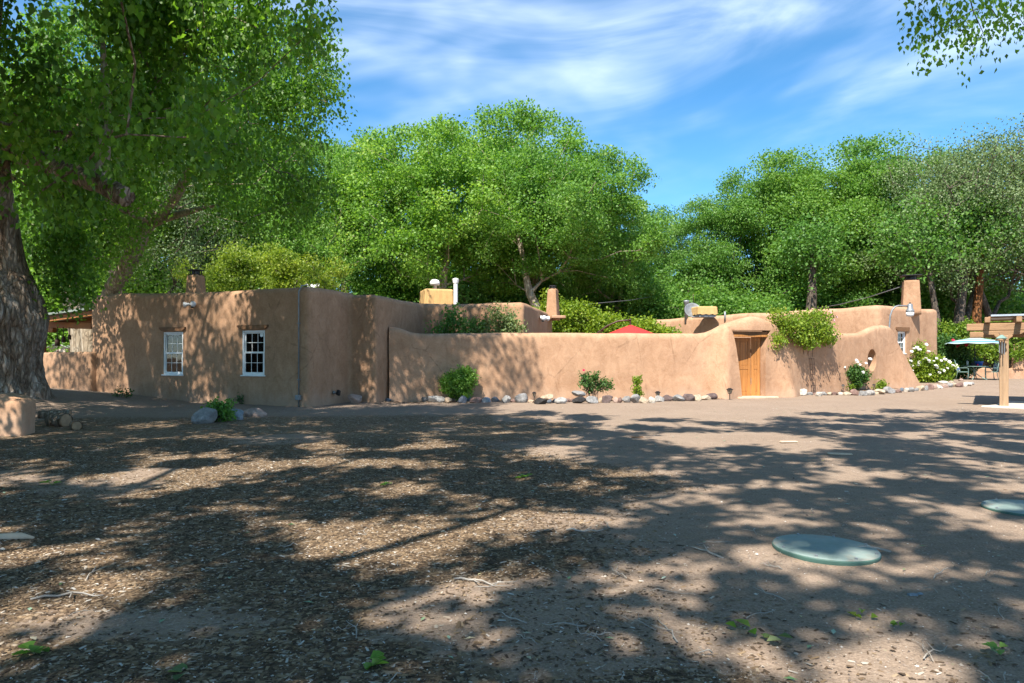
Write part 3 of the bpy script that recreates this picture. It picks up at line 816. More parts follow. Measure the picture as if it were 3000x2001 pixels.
# door leaf standing a little open, its folded half beside it
def door_leaf(M, w, h, name, panels):
    t = MB().box((w / 2, 0, h / 2), (w, .03, h)).build(name, MAT['door_wood'], gw, M=gi @ M)
    st = .1
    for x in (st / 2, w - st / 2): MB().box((x, -.022, h / 2), (st, .02, h), bev=.004).build('stile', MAT['door_wood'], t)
    for z0, z1 in ((0, .16), (h * .46, h * .46 + .13), (h - .12, h)):
        MB().box((w / 2, -.0205, (z0 + z1) / 2), (w - 2 * st, .017, z1 - z0), bev=.004).build('rail', MAT['door_wood'], t)
    k = panels
    for i in range(k):
        for z0, z1 in ((.175, h * .46 - .015), (h * .46 + .145, h - .135)):
            ww = (w - 2 * st - .02) / k
            MB().box((st + .01 + ww * (i + .5), -.016, (z0 + z1) / 2), (ww - .012, .012, z1 - z0), bev=.005).build('panel', MAT['door_wood'], t)
    return t
hz = gzp(988) - .03
hp = Vector((gx(2212), .28, .02))
dl = door_leaf(MG @ Matrix.Translation(hp) @ Matrix.Rotation(R(180 - 8), 4, 'Z') @ Matrix.Scale(-1, 4, (0, 1, 0)), .76, hz, 'gate_leaf', 2)
dl2 = door_leaf(MG @ Matrix.Translation((gx(2213), .26, .02)) @ Matrix.Rotation(R(-42), 4, 'Z'), .31, hz + .02, 'gate_leaf', 1)
MB().box((gx(2212.5), .235, .55), (.03, .02, .22)).build('hinge', MAT['galv'], gw, M=gi @ MG)
MB().box((gx(2212.5), .235, 1.6), (.03, .02, .12)).build('hinge', MAT['black_metal'], gw, M=gi @ MG)
MB().box((gx(2200), -.15, .012), (1.5, .7, .06), bev=.01).build('threshold', MAT['pale_plank'], gw, M=gi @ MG)
# sun face ornament in the round opening
t = thing('sun_ornament', 'dark metal sun face ornament set in the oval wall opening', 'ornament', MO @ Matrix.Translation((-.06, .05, -.4)))
MB().lathe([(.02, .05), (.09, .04), (.13, .015), (.14, 0)], 20).build('face', MAT['galv'], t, True, Matrix.Translation((0, 0, .26)) @ Matrix.Rotation(R(90), 4, 'X'))
for k in range(14):
    a = 2 * math.pi * k / 14
    MB().prism([(-.035, 0), (.035, 0), (.02, .08), (0, .13)], -.008, .008).build('ray', MAT['galv'], t, M=Matrix.Translation((0, .01, .26)) @ Matrix.Rotation(a, 4, 'Y') @ Matrix.Translation((0, 0, .13)))
MB().tube([(0, 0, -.02), (0, .02, .2)], .02, 8).build('stem', MAT['rust'], t)
# ================================================================== low garden walls at the left
lw = adobe([(-13.55, 23.05), (-13.35, 23.35), (-16.5, 24.55), (-16.6, 24.2)], -.2, lambda x, y: P(0, 1031, 23.3).z - .13 * float(sstep(-15.55, -15.75, x)), .06, .08, .25, .015, 51)
lwo = lw.build('garden_wall', MAT['stucco'], None, 'auto'); tag(lwo, 'low brown stucco wall between the old trunk and the house', 'wall')
sb = adobe([(-11.8, 12.9), (-8.72, 12.75), (-8.95, 13.5), (-11.8, 13.7)], -.3, lambda x, y: .73 - .1 * float(sstep(-9.4, -8.75, x)), .14, .16, .12, .02, 61)
tag(sb.build('stucco_bench', MAT['stucco_gate'], None, 'auto'), 'rounded low stucco wall end in front of the split log', 'wall')
# ================================================================== trees
def leaf_cloud(centers, spread, per, size, rng, droop=.5, upb=.5, wid=.42, clump=None, szv=.3):
    """many small folded leaves round the given twig ends; returns V, faces, rnd"""
    centers = np.asarray(centers, float); N = len(centers)
    per = np.full(N, per) if np.isscalar(per) else np.asarray(per)
    idx = np.repeat(np.arange(N), per); T = len(idx)
    sp = np.asarray(spread, float)
    if sp.ndim == 0: sp = np.array([sp, sp, sp])
    scl = rng.uniform(.7, 1.25, N)[idx][:, None]
    g = rng.normal(size=(T, 3)); g /= np.maximum(1, np.linalg.norm(g, axis=1) / 2.1)[:, None]
    pos = centers[idx] + g * sp * scl
    a = rng.normal(size=(T, 3)); a[:, 2] -= droop * 1.6; a /= np.linalg.norm(a, axis=1)[:, None]
    nn = rng.normal(size=(T, 3)); nn[:, 2] += upb * 1.5
    nn -= a * (nn * a).sum(1)[:, None]; nn /= np.linalg.norm(nn, axis=1)[:, None] + 1e-9
    s = np.cross(nn, a)
    L = (size * rng.uniform(1 - szv, 1 + szv, T))[:, None]
    b = pos; tip = pos + a * L; mid = pos + a * L * .38
    l = mid + s * L * wid + nn * L * .12; r = mid - s * L * wid + nn * L * .12
    V = np.stack([b, l, tip, r], 1).reshape(-1, 3)
    o = np.arange(T)[:, None] * 4
    Fc = np.concatenate([o + [0, 2, 1], o + [0, 3, 2]], 1).reshape(-1, 3)
    cr = rng.random(N)[idx]
    rn = np.clip(.55 * rng.random(T) + .45 * cr, 0, 1)
    return V, Fc, np.repeat(rn, 2)
def frusta(p0, p1, r0, r1, n=6):
    d = p1 - p0; L = np.linalg.norm(d, axis=1)[:, None] + 1e-9; d = d / L
    up = np.where(np.abs(d[:, 2:3]) < .9, np.array([[0, 0, 1.0]]), np.array([[1.0, 0, 0]]))
    a = np.cross(d, up); a /= np.linalg.norm(a, axis=1)[:, None]; b = np.cross(d, a)
    an = 2 * np.pi * np.arange(n) / n
    ring = a[:, None] * np.cos(an)[None, :, None] + b[:, None] * np.sin(an)[None, :, None]
    q0 = p0 - d * r0[:, None] * .3
    V = np.concatenate([q0[:, None] + ring * r0[:, None, None], p1[:, None] + ring * r1[:, None, None]], 1).reshape(-1, 3)
    k = np.arange(n); k2 = (k + 1) % n
    q = np.stack([k, k + n, k2 + n, k2], -1)
    Fc = (np.arange(len(p0)) * 2 * n)[:, None, None] + q[None]
    return V, Fc.reshape(-1, 4)
def grow(trunk, rad, centers, rng, tip=.014, ex=2.3, upw=.25, wig=.12):
    """limbs that fork their way from the trunk to every leaf cluster"""
    pos = [np.array(p, float) for p in trunk]; par = [-1] + list(range(len(trunk) - 1)); ln = [0.0]
    for i in range(1, len(trunk)): ln.append(ln[-1] + np.linalg.norm(pos[i] - pos[i - 1]))
    C = np.asarray(centers, float); top = pos[-1]
    start = max(0, int(len(trunk) * .45))
    order = np.argsort(np.linalg.norm(C - pos[start], axis=1))
    for ci in order:
        c = C[ci]
        A_ = np.array(pos[start:]); d = np.linalg.norm(A_ - c, axis=1)
        cost = d + .3 * np.array(ln[start:]) + np.where(A_[:, 2] > c[2] + .6, 1.5 * (A_[:, 2] - c[2]), 0)
        j = int(np.argmin(cost)) + start
        dist = np.linalg.norm(pos[j] - c); k = max(1, int(dist / 1.1))
        prev = j; p0 = pos[j]
        for s in range(1, k + 1):
            f = s / k
            p = p0 + (c - p0) * f
            if s < k:
                p = p + rng.normal(size=3) * wig * dist / k * .9 + np.array([0, 0, upw * dist * f * (1 - f)])
            pos.append(p); par.append(prev); ln.append(ln[prev] + np.linalg.norm(p - pos[prev])); prev = len(pos) - 1
    n = len(pos); acc = np.zeros(n); ch = np.zeros(n, int)
    for i in range(n):
        if par[i] >= 0: ch[par[i]] += 1
    for i in range(n - 1, 0, -1):
        if ch[i] == 0: acc[i] += tip ** ex
        acc[par[i]] += acc[i]
    r = acc ** (1 / ex)
    nt = len(trunk)
    k = np.arange(nt)
    r[:nt] = np.maximum(np.interp(k, np.linspace(0, nt - 1, len(rad)), rad), np.minimum(r[:nt], rad[-1]))
    pos = np.array(pos); par = np.array(par)
    lim = np.array([min(r[i], r[par[i]] * .8 if par[i] >= nt or par[i] < 0 else r[par[i]] * .75) if i >= nt else r[i] for i in range(n)])
    r = lim
    ids = np.arange(nt, n)
    r0 = np.minimum(r[par[ids]], r[ids] * 1.6)
    V, Fc = frusta(pos[par[ids]], pos[ids], r0, r[ids])
    return V, Fc, pos[:nt], r[:nt]
def trunk_mesh(pts, rad, n=14, flare=.35, seed=0, rough=.06):
    """smooth swelling trunk with root flare"""
    p = [Vector(q) for q in pts]
    sm = []; rr = []
    e = [p[0] * 2 - p[1]] + p + [p[-1] * 2 - p[-2]]
    for i in range(1, len(e) - 2):
        for k in range(5):
            t = k / 5; a, b, c, d = e[i - 1], e[i], e[i + 1], e[i + 2]
            sm.append(.5 * ((2 * b) + (c - a) * t + (2 * a - 5 * b + 4 * c - d) * t * t + (3 * b - a - 3 * c + d) * t ** 3))
            rr.append(rad[i - 1] * (1 - t) + rad[min(i, len(rad) - 1)] * t)
    sm.append(p[-1]); rr.append(rad[-1])
    z0 = sm[0].z
    rr = [r * (1 + flare * math.exp(-(q.z - z0) / (rad[0] * 1.6))) for r, q in zip(rr, sm)]
    m = MB().tube(sm, rr, n)
    V = np.array(m.v); V += rough * rad[0] * np.stack([fbm(V * 1.6 / rad[0] * .5, seed + k, 3) for k in range(3)], -1)
    m.v = [tuple(v) for v in V]
    return m
def shell(rng, n, lobes, inner=.45, clump=0.0, cs=0):
    """twig-end positions in the outer part of a crown made of several lobes"""
    out = []
    vol = np.array([a * b * c for (_, (a, b, c)) in lobes]) ** .7; vol = vol / vol.sum()
    while len(out) < n:
        k = rng.choice(len(lobes), p=vol); c, rad = lobes[k]
        d = rng.normal(size=3); d /= np.linalg.norm(d)
        rr = inner + (1 - inner) * rng.random() ** .6
        q = np.array(c) + d * rr * np.array(rad)
        if clump and vnoise(q[None] * clump, cs)[0] + .5 * vnoise(q[None] * clump * 2.1, cs + 1)[0] < -.02 and rng.random() < .82: continue
        deep = False
        for k2, (c2, r2) in enumerate(lobes):
            if k2 != k and np.linalg.norm((q - np.array(c2)) / np.array(r2)) < inner * .8: deep = True; break
        if not deep or rng.random() < .15: out.append(q)
    return np.array(out)
def combine(parts):
    Vs, Fs, o = [], [], 0
    for V, Fc in parts: Vs.append(V); Fs.append(Fc + o); o += len(V)
    return np.concatenate(Vs), np.concatenate(Fs)
def tree_parts(root, trunk, rad, centers, rng, bark, leafm, per, size, spread, droop=.5, upb=.5, flare=.35, n=12, wig=.12, upw=.25, tip=.014):
    V, Fc, tp, tr = grow(trunk, rad, centers, rng, wig=wig, upw=upw, tip=tip)
    tk = trunk_mesh(trunk, [float(x) for x in np.interp(np.arange(len(trunk)), np.linspace(0, len(trunk) - 1, len(rad)), rad)], n, flare, int(rng.integers(99)))
    tr_o = tk.build('trunk', bark, root, True)
    link('limbs', fastmesh('limbs', V, Fc), bark, root, True)
    LV, LF, rn = leaf_cloud(centers, spread, per, size, rng, droop, upb)
    link('crown', fastmesh('crown', LV, LF, rn), leafm, root)
def proto_tree(seed, H, W, base, nclus, per, leaf, spread, nl, tr, bark, leafm, lean=.4, forks=1, droop=.5, inner=.45, rl=(.26, .4), wig=.12, tip=.014):
    rng = np.random.default_rng(seed)
    root = thing('tree', 'tree', 'tree', (0, 0, 0))
    lobes = []
    for k in range(nl):
        a = 2 * math.pi * (k * .618 + rng.random() * .3); f = rng.random() ** .5
        zc = base + (H - base) * (.25 + .6 * (k + .5) / nl) if nl > 1 else (base + H) / 2
        wz = math.sin(math.pi * min(1, max(.12, (zc - base) / (H - base)) ** .8))
        r = H * rng.uniform(*rl) * .5
        rad = max(0.0, W / 2 * (.55 + .55 * wz) - r)
        lobes.append(((math.cos(a) * rad * f, math.sin(a) * rad * f, min(zc, H - r * .8)), (r * 1.1, r * 1.1, r * .85)))
    C = shell(rng, nclus, lobes, inner, 7.0 / H, seed)
    C[:, 2] = np.maximum(C[:, 2], base + rng.random(len(C)) * 1.2)
    lx, ly = rng.normal(size=2) * lean
    trunk = [(0, 0, -.3), (lx * .1, ly * .1, H * .1), (lx * .35, ly * .35, H * .22), (lx * .7, ly * .9, H * .36), (lx * 1.2, ly * 1.1, H * .55), (lx * 1.1, ly * 1.6, H * .74)]
    tree_parts(root, trunk, [tr, tr * .85, tr * .75, tr * .6, tr * .38, tr * .14], C, rng, bark, leafm, per, leaf, spread, droop, wig=wig, tip=tip)
    root['_h'] = H
    return root
protos = {
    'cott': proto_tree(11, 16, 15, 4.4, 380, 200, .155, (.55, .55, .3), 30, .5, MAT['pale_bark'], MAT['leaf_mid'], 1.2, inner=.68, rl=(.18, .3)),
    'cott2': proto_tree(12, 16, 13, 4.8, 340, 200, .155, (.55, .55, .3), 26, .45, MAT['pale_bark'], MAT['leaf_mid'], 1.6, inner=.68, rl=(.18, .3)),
    'elm': proto_tree(21, 16, 9, 4.0, 300, 150, .145, (.5, .5, .28), 24, .32, MAT['grey_bark'], MAT['leaf_elm'], .8, inner=.62, rl=(.15, .25)),
    'elm2': proto_tree(22, 16, 10, 3.0, 300, 150, .145, (.5, .5, .28), 23, .34, MAT['grey_bark'], MAT['leaf_elm'], 1.0, inner=.62, rl=(.15, .25)),
    'pale': proto_tree(31, 16, 13, 3.4, 360, 85, .13, (.6, .6, .45), 20, .3, MAT['grey_bark'], MAT['leaf_pale'], 1.2, inner=.3, wig=.22, tip=.022, rl=(.2, .32)),
    'locust': proto_tree(41, 7, 6, 1.6, 110, 120, .11, (.36, .36, .16), 14, .12, MAT['grey_bark'], MAT['leaf_yellow'], .9, inner=.5, rl=(.16, .3)),
    'under': proto_tree(51, 7, 7, .3, 150, 170, .15, (.6, .6, .4), 12, .13, MAT['grey_bark'], MAT['leaf_elm'], .8),
    'under2': proto_tree(52, 7, 7, .3, 150, 150, .15, (.6, .6, .4), 12, .13, MAT['grey_bark'], MAT['leaf_mid'], .8),
}
used = set()
rt = random.Random(5)
def plant(kind, px, top, Z, ws, name, label, cat, group=None, rz=None, hs=1.0):
    q = P(px, top, Z); pr = protos[kind]
    s = q.z / pr['_h']
    o = copy_tree(pr) if kind in used else pr
    used.add(kind)
    gzv = gzf(q.x, q.y) if Z < 45 else 0
    o.matrix_basis = Matrix.Translation((q.x, q.y, gzv)) @ Matrix.Rotation(rz if rz is not None else rt.uniform(0, 6.28), 4, 'Z') @ Matrix.Diagonal((s * ws, s * ws, s, 1))
    o.name = name
    for k in ('label', 'category', 'group'):
        if k in o: del o[k]
    tag(o, label, cat, group)
    return o
plant('cott', 1270, 352, 46, 1.06, 'cottonwood_tree', 'broad sunlit cottonwood behind the white roof vent pipe', 'tree', rz=.4)
plant('cott2', 1640, 415, 45, 1.0, 'cottonwood_tree', 'spreading bright cottonwood behind the vine covered chimney', 'tree', rz=2.0)
plant('cott2', 1505, 336, 54, 1.0, 'cottonwood_tree', 'tallest cottonwood rising between the two sunlit ones', 'tree', rz=4.1)
plant('cott', 1030, 405, 50, .8, 'cottonwood_tree', 'rounded cottonwood beyond the stepped parapet of the adobe house', 'tree', rz=3.3)
plant('cott2', 1765, 560, 50, .72, 'cottonwood_tree', 'smaller cottonwood above the red umbrella', 'tree', rz=5.3)
for px, top, Z, k, ws, lab in ((1930, 585, 60, 'elm2', .8, 'lower green elm where the tan building roofline begins behind the vine mound'), (2080, 560, 56, 'elm', .9, 'green elm behind the yellow canvas cooler cover'), (2200, 475, 55, 'elm2', .9, 'green elm rising above the peaked gateway'), (2320, 425, 54, 'elm', 1.05, 'tall green elm rising above the climbing rose'), (2440, 445, 52, 'elm2', 1.0, 'green elm between the climbing rose and the oval opening'), (2570, 385, 53, 'elm', 1.1, 'tallest green elm above the gooseneck yard lamp'), (2690, 420, 54, 'elm2', 1.0, 'green elm directly behind the tall tan chimney')):
    plant(k, px, top, Z, ws, 'elm_tree', lab, 'tree', 'elms behind the tan building')
for px, top, Z, ws in ((2790, 372, 45, .9), (2950, 350, 46, .95), (3100, 380, 47, .95)):
    plant('pale', px, top, Z, ws, 'pale_elm_tree', 'sparse grey green elm with bare twigs beyond the pergola', 'tree', 'sparse elms beyond the pergola')
for px, top, Z, ws, lab in ((640, 735, 37, 1.0, 'small yellow green locust beside the soot topped chimney'), (760, 690, 39, 1.05, 'taller yellow green locust next to the white metal roof'), (880, 720, 36, 1.0, 'small yellow green locust behind the conduit corner of the house')):
    plant('locust', px, top, Z, ws, 'locust_tree', lab, 'tree', 'locusts by the white roofed building')
for px, top, Z, k, ws in ((-350, 180, 46, 'cott', 1), (-60, 150, 50, 'cott2', 1), (260, 200, 52, 'cott', 1), (470, 350, 44, 'pale', .9), (620, 260, 56, 'cott2', 1), (820, 370, 58, 'cott', .9)):
    plant(k, px, top, Z, ws, 'backdrop_cottonwood', 'tall cottonwood far behind the shaded house', 'tree', 'cottonwoods behind the house')
us = 0
for px in range(-150, 3300, 112):
    Z = rt.uniform(47, 58); top = rt.uniform(745, 845)
    plant('under2' if px < 1750 and rt.random() < .6 else 'under', px + rt.uniform(-30, 30), top, Z, rt.uniform(1.1, 1.5), 'understory_tree', 'low leafy tree filling the gap under the tall trees', 'tree', 'understory trees')
for px in range(-300, 3500, 200):
    plant('elm' if rt.random() < .5 else 'elm2', px, rt.uniform(650, 730) if px > 700 else rt.uniform(330, 480), rt.uniform(72, 88), 1.15, 'distant_tree', 'distant tree in the wood behind the property', 'tree', 'distant wood')
# reddish trunk and dark trunks near the vine fence
for px, Z, r, bark, lab, top, lean in ((2858, 44, .3, 'red_bark', 'tall reddish trunked pine beyond the vine hedge', 560, .5), (2770, 43, .22, 'grey_bark', 'slim dark trunk leaning over the vine hedge', 600, -1.6), (2800, 44, .34, 'grey_bark', 'thick dark double trunk beyond the vine hedge', 590, .9), (2372, 47, .42, 'grey_bark', 'thick two tone trunk over the gate wall vine', 640, .3)):
    rng = np.random.default_rng(int(px)); q = P(px, 1060, Z); h = P(px, top, Z).z
    t = thing('tree', lab, 'tree', (q.x, q.y, .1))
    C = shell(rng, 46, [((lean * .8 + rng.normal() * .5, 0, h * .8), (2.4, 2.0, h * .2))], .3)
    trunk = [(0, 0, -.3), (lean * .1, 0, h * .15), (lean * .3, .1, h * .35), (lean * .55, 0, h * .55), (lean * .8, .1, h * .8)]
    tree_parts(t, trunk, [r, r * .9, r * .85, r * .7, r * .25], C, rng, MAT[bark], MAT['leaf_elm'], 90, .19, .55)
# ------------------------------------------------------------------ the old cottonwood at the left
def big_trunk():
    cx, cyy = (15 - CXP) / F * 18.0, 18.0
    z0 = gzf(cx, cyy) - .35
    nth, nzr = 220, 330
    prof = np.array([(0, 1.02), (.25, .92), (.7, .84), (1.2, .84), (1.7, .92), (2.2, 1.0), (2.6, .98), (3.0, .86), (3.6, .74), (4.3, .64), (5.2, .58), (6.2, .62), (7.2, .55), (9, .42)])
    zz_ = np.linspace(0, 9, nzr); th = np.linspace(0, 2 * np.pi, nth, endpoint=False)
    TH, ZZ = np.meshgrid(th, zz_)
    r = np.interp(ZZ, prof[:, 0], prof[:, 1])
    q = np.stack([np.cos(TH), np.sin(TH), ZZ * .35], -1).reshape(-1, 3)
    warp = np.stack([fbm(q * 2.2, 71, 3), fbm(q * 2.2 + 5, 72, 3), fbm(q * 2.0 + 11, 73, 3)], -1)
    qq = q * np.array([1, 1, 1.0]) + warp * .16
    big_ = fbm(q * 1.1, 70, 3)
    f1 = 1 - np.abs(vnoise(qq * np.array([5.5, 5.5, 3.2]), 81)) * 2
    f2 = 1 - np.abs(vnoise(qq * np.array([11, 11, 6.5]), 82)) * 2
    f3 = fbm(qq * 26, 83, 2)
    burl = np.zeros(len(q))
    for bth, bz, bs, ba in ((-.9, 2.35, .5, .2), (-.1, 2.0, .5, .22), (-.5, 1.35, .4, .14), (-.2, 3.0, .35, .15), (-1.6, .5, .6, .2), (.1, .25, .5, .22), (-.3, 4.4, .4, .12)):
        dth = np.angle(np.exp(1j * (TH.ravel() - bth)))
        burl += ba * np.exp(-((dth / .45) ** 2 + ((ZZ.ravel() - bz) / bs) ** 2))
    rr = r.ravel() * (1 + .09 * big_) + burl - .075 * np.maximum(0, f1) ** 1.4 - .045 * np.maximum(0, f2) ** 1.3 + .012 * f3
    lean = np.array([-.05, 0.0])
    x = cx + rr * np.cos(TH.ravel()) - .045 * ZZ.ravel() - .012 * ZZ.ravel() ** 2; y = cyy + rr * np.sin(TH.ravel())
    V = np.stack([x, y, z0 + ZZ.ravel()], -1)
    i = np.arange(nth * nzr).reshape(nzr, nth); j = np.roll(i, -1, 1)
    Fc = np.stack([i[:-1], j[:-1], j[1:], i[1:]], -1).reshape(-1, 4)
    return fastmesh('trunk', V, Fc), (cx, cyy, z0)
tm, tb = big_trunk()
oc = thing('old_cottonwood', 'huge gnarled cottonwood with deeply furrowed trunk and hanging leaves', 'tree', (tb[0], tb[1], 0))
world_child(link('trunk', tm, MAT['old_bark'], None, True), oc)
rng = np.random.default_rng(77)
bound_y = np.array([-900, -400, 0, 130, 260, 340, 400, 520, 640, 720]); bound_x = np.array([1150, 1090, 1005, 975, 950, 900, 880, 905, 860, 700])
def near_clusters(n, zr, low, dens=None, box=((-22, -1.2), (5.5, 27), (3.4, 16.5))):
    out = []
    while len(out) < n:
        p = np.array([rng.uniform(*box[0]), rng.uniform(*box[1]), rng.uniform(*box[2])])
        e = ((p[0] + 11.5) / 11) ** 2 + ((p[1] - 15.5) / 10.5) ** 2 + ((p[2] - 9.0) / 7.4) ** 2
        if e > 1: continue
        if not (zr[0] < p[1] < zr[1]): continue
        px = CXP + F * p[0] / p[1]; py = HOR - F * (p[2] - CH) / p[1]
        if px > np.interp(py, bound_y, bound_x) + 28 * math.sin(py * .031) + 20 * math.sin(py * .09 + 1) - 35: continue
        if py > low(px) - 45 + 40 * math.sin(px * .027): continue
        if fbm(p[None] * .36, 99, 2)[0] < .2 and rng.random() < .94: continue
        out.append(p)
    return np.array(out)
def low1(px): return np.interp(px, [-400, 0, 80, 110, 190, 300, 420, 600, 800, 1000], [480, 430, 440, 640, 700, 560, 480, 500, 420, 300])
C1 = np.concatenate([near_clusters(640, (6, 19), low1), near_clusters(420, (9, 18.5), low1, box=((-21, -3.0), (8, 19), (8.5, 16)))])
limb_pts = [(tb[0] - .1, tb[1] - .2, tb[2] + 4.5), (tb[0] + .3, tb[1] - 1.0, 6.0), (tb[0] + 1.0, tb[1] - 2.2, 7.6), (tb[0] + 2.0, tb[1] - 3.2, 9.2), (tb[0] + 3.0, tb[1] - 3.6, 11)]
V, Fc, _, _ = grow([(tb[0], tb[1], 3.2)] + limb_pts, [.55, .5, .42, .35, .25, .16], C1, rng, tip=.011, wig=.13, upw=.12)
world_child(link('limbs', fastmesh('limbs', V, Fc), MAT['old_bark'], None, True), oc)
world_child(trunk_mesh([(tb[0], tb[1], 3.2)] + limb_pts, [.55, .5, .42, .35, .25, .16], 14, 0, 3).build('main_limb', MAT['old_bark'], None, True), oc)
# sawn-off limb with the pale shoot rising from it
q0, q1, q2, q3 = P(40, 440, 17.4), P(170, 495, 15.8), P(270, 528, 14.8), P(368, 576, 14.2)
st = trunk_mesh([q0, q1, q2, q3], [.3, .22, .2, .185], 16, 0, 5, .12).build('broken_limb', MAT['old_bark'], None, True); world_child(st, oc)
sh = trunk_mesh([P(292, 545, 14.7), P(288, 505, 14.8), P(303, 455, 14.9), P(306, 400, 15.1), P(310, 300, 15.3), P(300, 120, 15.6)], [.18, .16, .13, .12, .1, .05], 14, 0, 6, .03).build('pale_shoot', MAT['pale_bark'], None, True); world_child(sh, oc)
LV, LF, rn = leaf_cloud(C1, (.34, .34, .46), 175, .14, rng, 1.3, .3, .4)
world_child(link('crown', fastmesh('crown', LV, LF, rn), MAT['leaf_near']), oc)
# ------------------------------------------------------------------ leaning cottonwoods over the house
lc = thing('leaning_cottonwood', 'leaning pale barked cottonwood arching over the shaded house roof', 'tree', P(315, 1060, 30.5).to_2d().to_3d())
def low2(px): return np.interp(px, [-400, 100, 300, 420, 520, 620, 760, 860, 930], [800, 800, 770, 640, 580, 640, 760, 730, 640])
def mid_clusters(n):
    out = []
    while len(out) < n:
        px = rng.uniform(80, 960); py = rng.uniform(60, 790); Z = rng.uniform(21, 31)
        if py > low2(px) - 50 + 45 * math.sin(px * .033): continue
        if px > np.interp(py, bound_y, bound_x) + 20 + 25 * math.sin(py * .05): continue
        if py < 160 and rng.random() < .4: continue
        p = np.array(P(px, py, Z))
        if p[2] < 4.4: continue
        if fbm(p[None] * .36, 123, 2)[0] < .16 and rng.random() < .93: continue
        out.append(p)
    return np.array(out)
C3 = mid_clusters(390)
tpts = [P(300, 1060, 30.5), P(320, 880, 30.2), P(362, 800, 29.6), P(405, 715, 29), P(440, 650, 28.5), P(505, 590, 27.5), P(560, 480, 26.5), P(600, 350, 26)]
tpts[0].z = -.2
trd = [.45, .36, .33, .3, .26, .2, .15, .08]
V, Fc, _, _ = grow(tpts, trd, C3, rng, tip=.012, wig=.13)
li = lc
world_child(trunk_mesh(tpts, trd, 14, .2, 13, .05).build('trunk', MAT['pale_bark'], None, True), lc)
world_child(link('limbs', fastmesh('limbs', V, Fc), MAT['pale_bark'], None, True), lc)
for pp, rr in (([P(440, 655, 28.5), P(510, 632, 28), P(560, 618, 27.6), P(640, 600, 27)], [.2, .14, .11, .04]), ([P(350, 815, 29.7), P(392, 735, 29), P(425, 650, 28.7), P(440, 600, 28.5)], [.14, .12, .1, .04])):
    world_child(trunk_mesh(pp, rr, 10, 0, 9, .04).build('branch', MAT['pale_bark'], None, True), lc)
LV, LF, rn = leaf_cloud(C3, (.44, .44, .46), 190, .13, rng, 1.2, .3, .4)
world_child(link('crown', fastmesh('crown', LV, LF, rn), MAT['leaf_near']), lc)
pt = thing('pale_cottonwood', 'straight pale barked cottonwood rising behind the porch roof', 'tree', P(235, 1060, 28.5).to_2d().to_3d())
pp = [P(250, 1060, 28.5), P(236, 1000, 28.5), P(214, 900, 28.4), P(200, 800, 28.4), P(185, 720, 28.4), P(172, 600, 28.3), P(190, 420, 28), P(215, 250, 28)]
pp[0].z = -.2
world_child(trunk_mesh(pp, [.42, .36, .33, .31, .29, .24, .18, .08], 16, .25, 23, .05).build('trunk', MAT['pale_bark'], None, True), pt)
pb = [P(275, 1060, 28), P(262, 990, 28), P(250, 930, 28.2), P(226, 860, 28.4)]; pb[0].z = -.2
world_child(trunk_mesh(pb, [.34, .3, .27, .2], 14, .2, 25, .05).build('second_stem', MAT['pale_bark'], None, True), pt)
Cp = np.array([P(rng.uniform(60, 420), rng.uniform(300, 800), rng.uniform(27, 33)) for _ in range(110)])
V, Fc, _, _ = grow(pp, [.42, .36, .33, .31, .29, .24, .18, .08], Cp, rng, tip=.012)
world_child(link('limbs', fastmesh('limbs', V, Fc), MAT['pale_bark'], None, True), pt)
LV, LF, rn = leaf_cloud(Cp, (.65, .65, .55), 130, .14, rng, .8, .35, .4)
world_child(link('crown', fastmesh('crown', LV, LF, rn), MAT['leaf_mid']), pt)
# ------------------------------------------------------------------ trees standing behind the photographer; their shade dapples the yard
def shade_tree(label, base, lobes, n, per, leaf, spread, seed, extra=None, trunk_top=9):
    rng2 = np.random.default_rng(seed)
    t = thing('shade_cottonwood', label, 'tree', (base[0], base[1], 0))
    C = np.array([np.array(c_) + (lambda d_: d_ / np.linalg.norm(d_) * rng2.uniform(.3, .9))(rng2.normal(size=3)) * np.array(r_) for c_, r_ in lobes for _ in range(n)])
    if extra is not None: C = np.concatenate([C, extra])
    L = C - np.array([base[0], base[1], 0])
    trunk = [(0, 0, -.3), (.1, .1, 2), (.1, .4, 4), (.2, .8, 6.5), (.3, 1.2, trunk_top), (.3, 1.4, trunk_top + 2)]
    tree_parts(t, trunk, [.6, .52, .48, .4, .3, .12], L, rng2, MAT['old_bark'], MAT['leaf_near'], per, leaf, spread, 1.0, .4, tip=.02)
    return t
sprig = np.concatenate([np.array([P(2700 + 30 * k + rng.uniform(-25, 25), -140 + 40 * (k % 3) + rng.uniform(-40, 60), 10.5 + rng.uniform(-.8, .8)) for k in range(12)]),
    np.array([P(px, py, 10.6 + .2 * i) for i, (px, py) in enumerate(((2690, 20), (2730, 75), (2760, 120), (2790, 40), (2820, 95), (2850, 30), (2880, 95), (2900, 20), (2850, 140), (2930, 60), (2700, 130), (2985, 50), (3010, 90), (2960, 10)))])])
rs = np.random.default_rng(15)
LR, LL = [], []
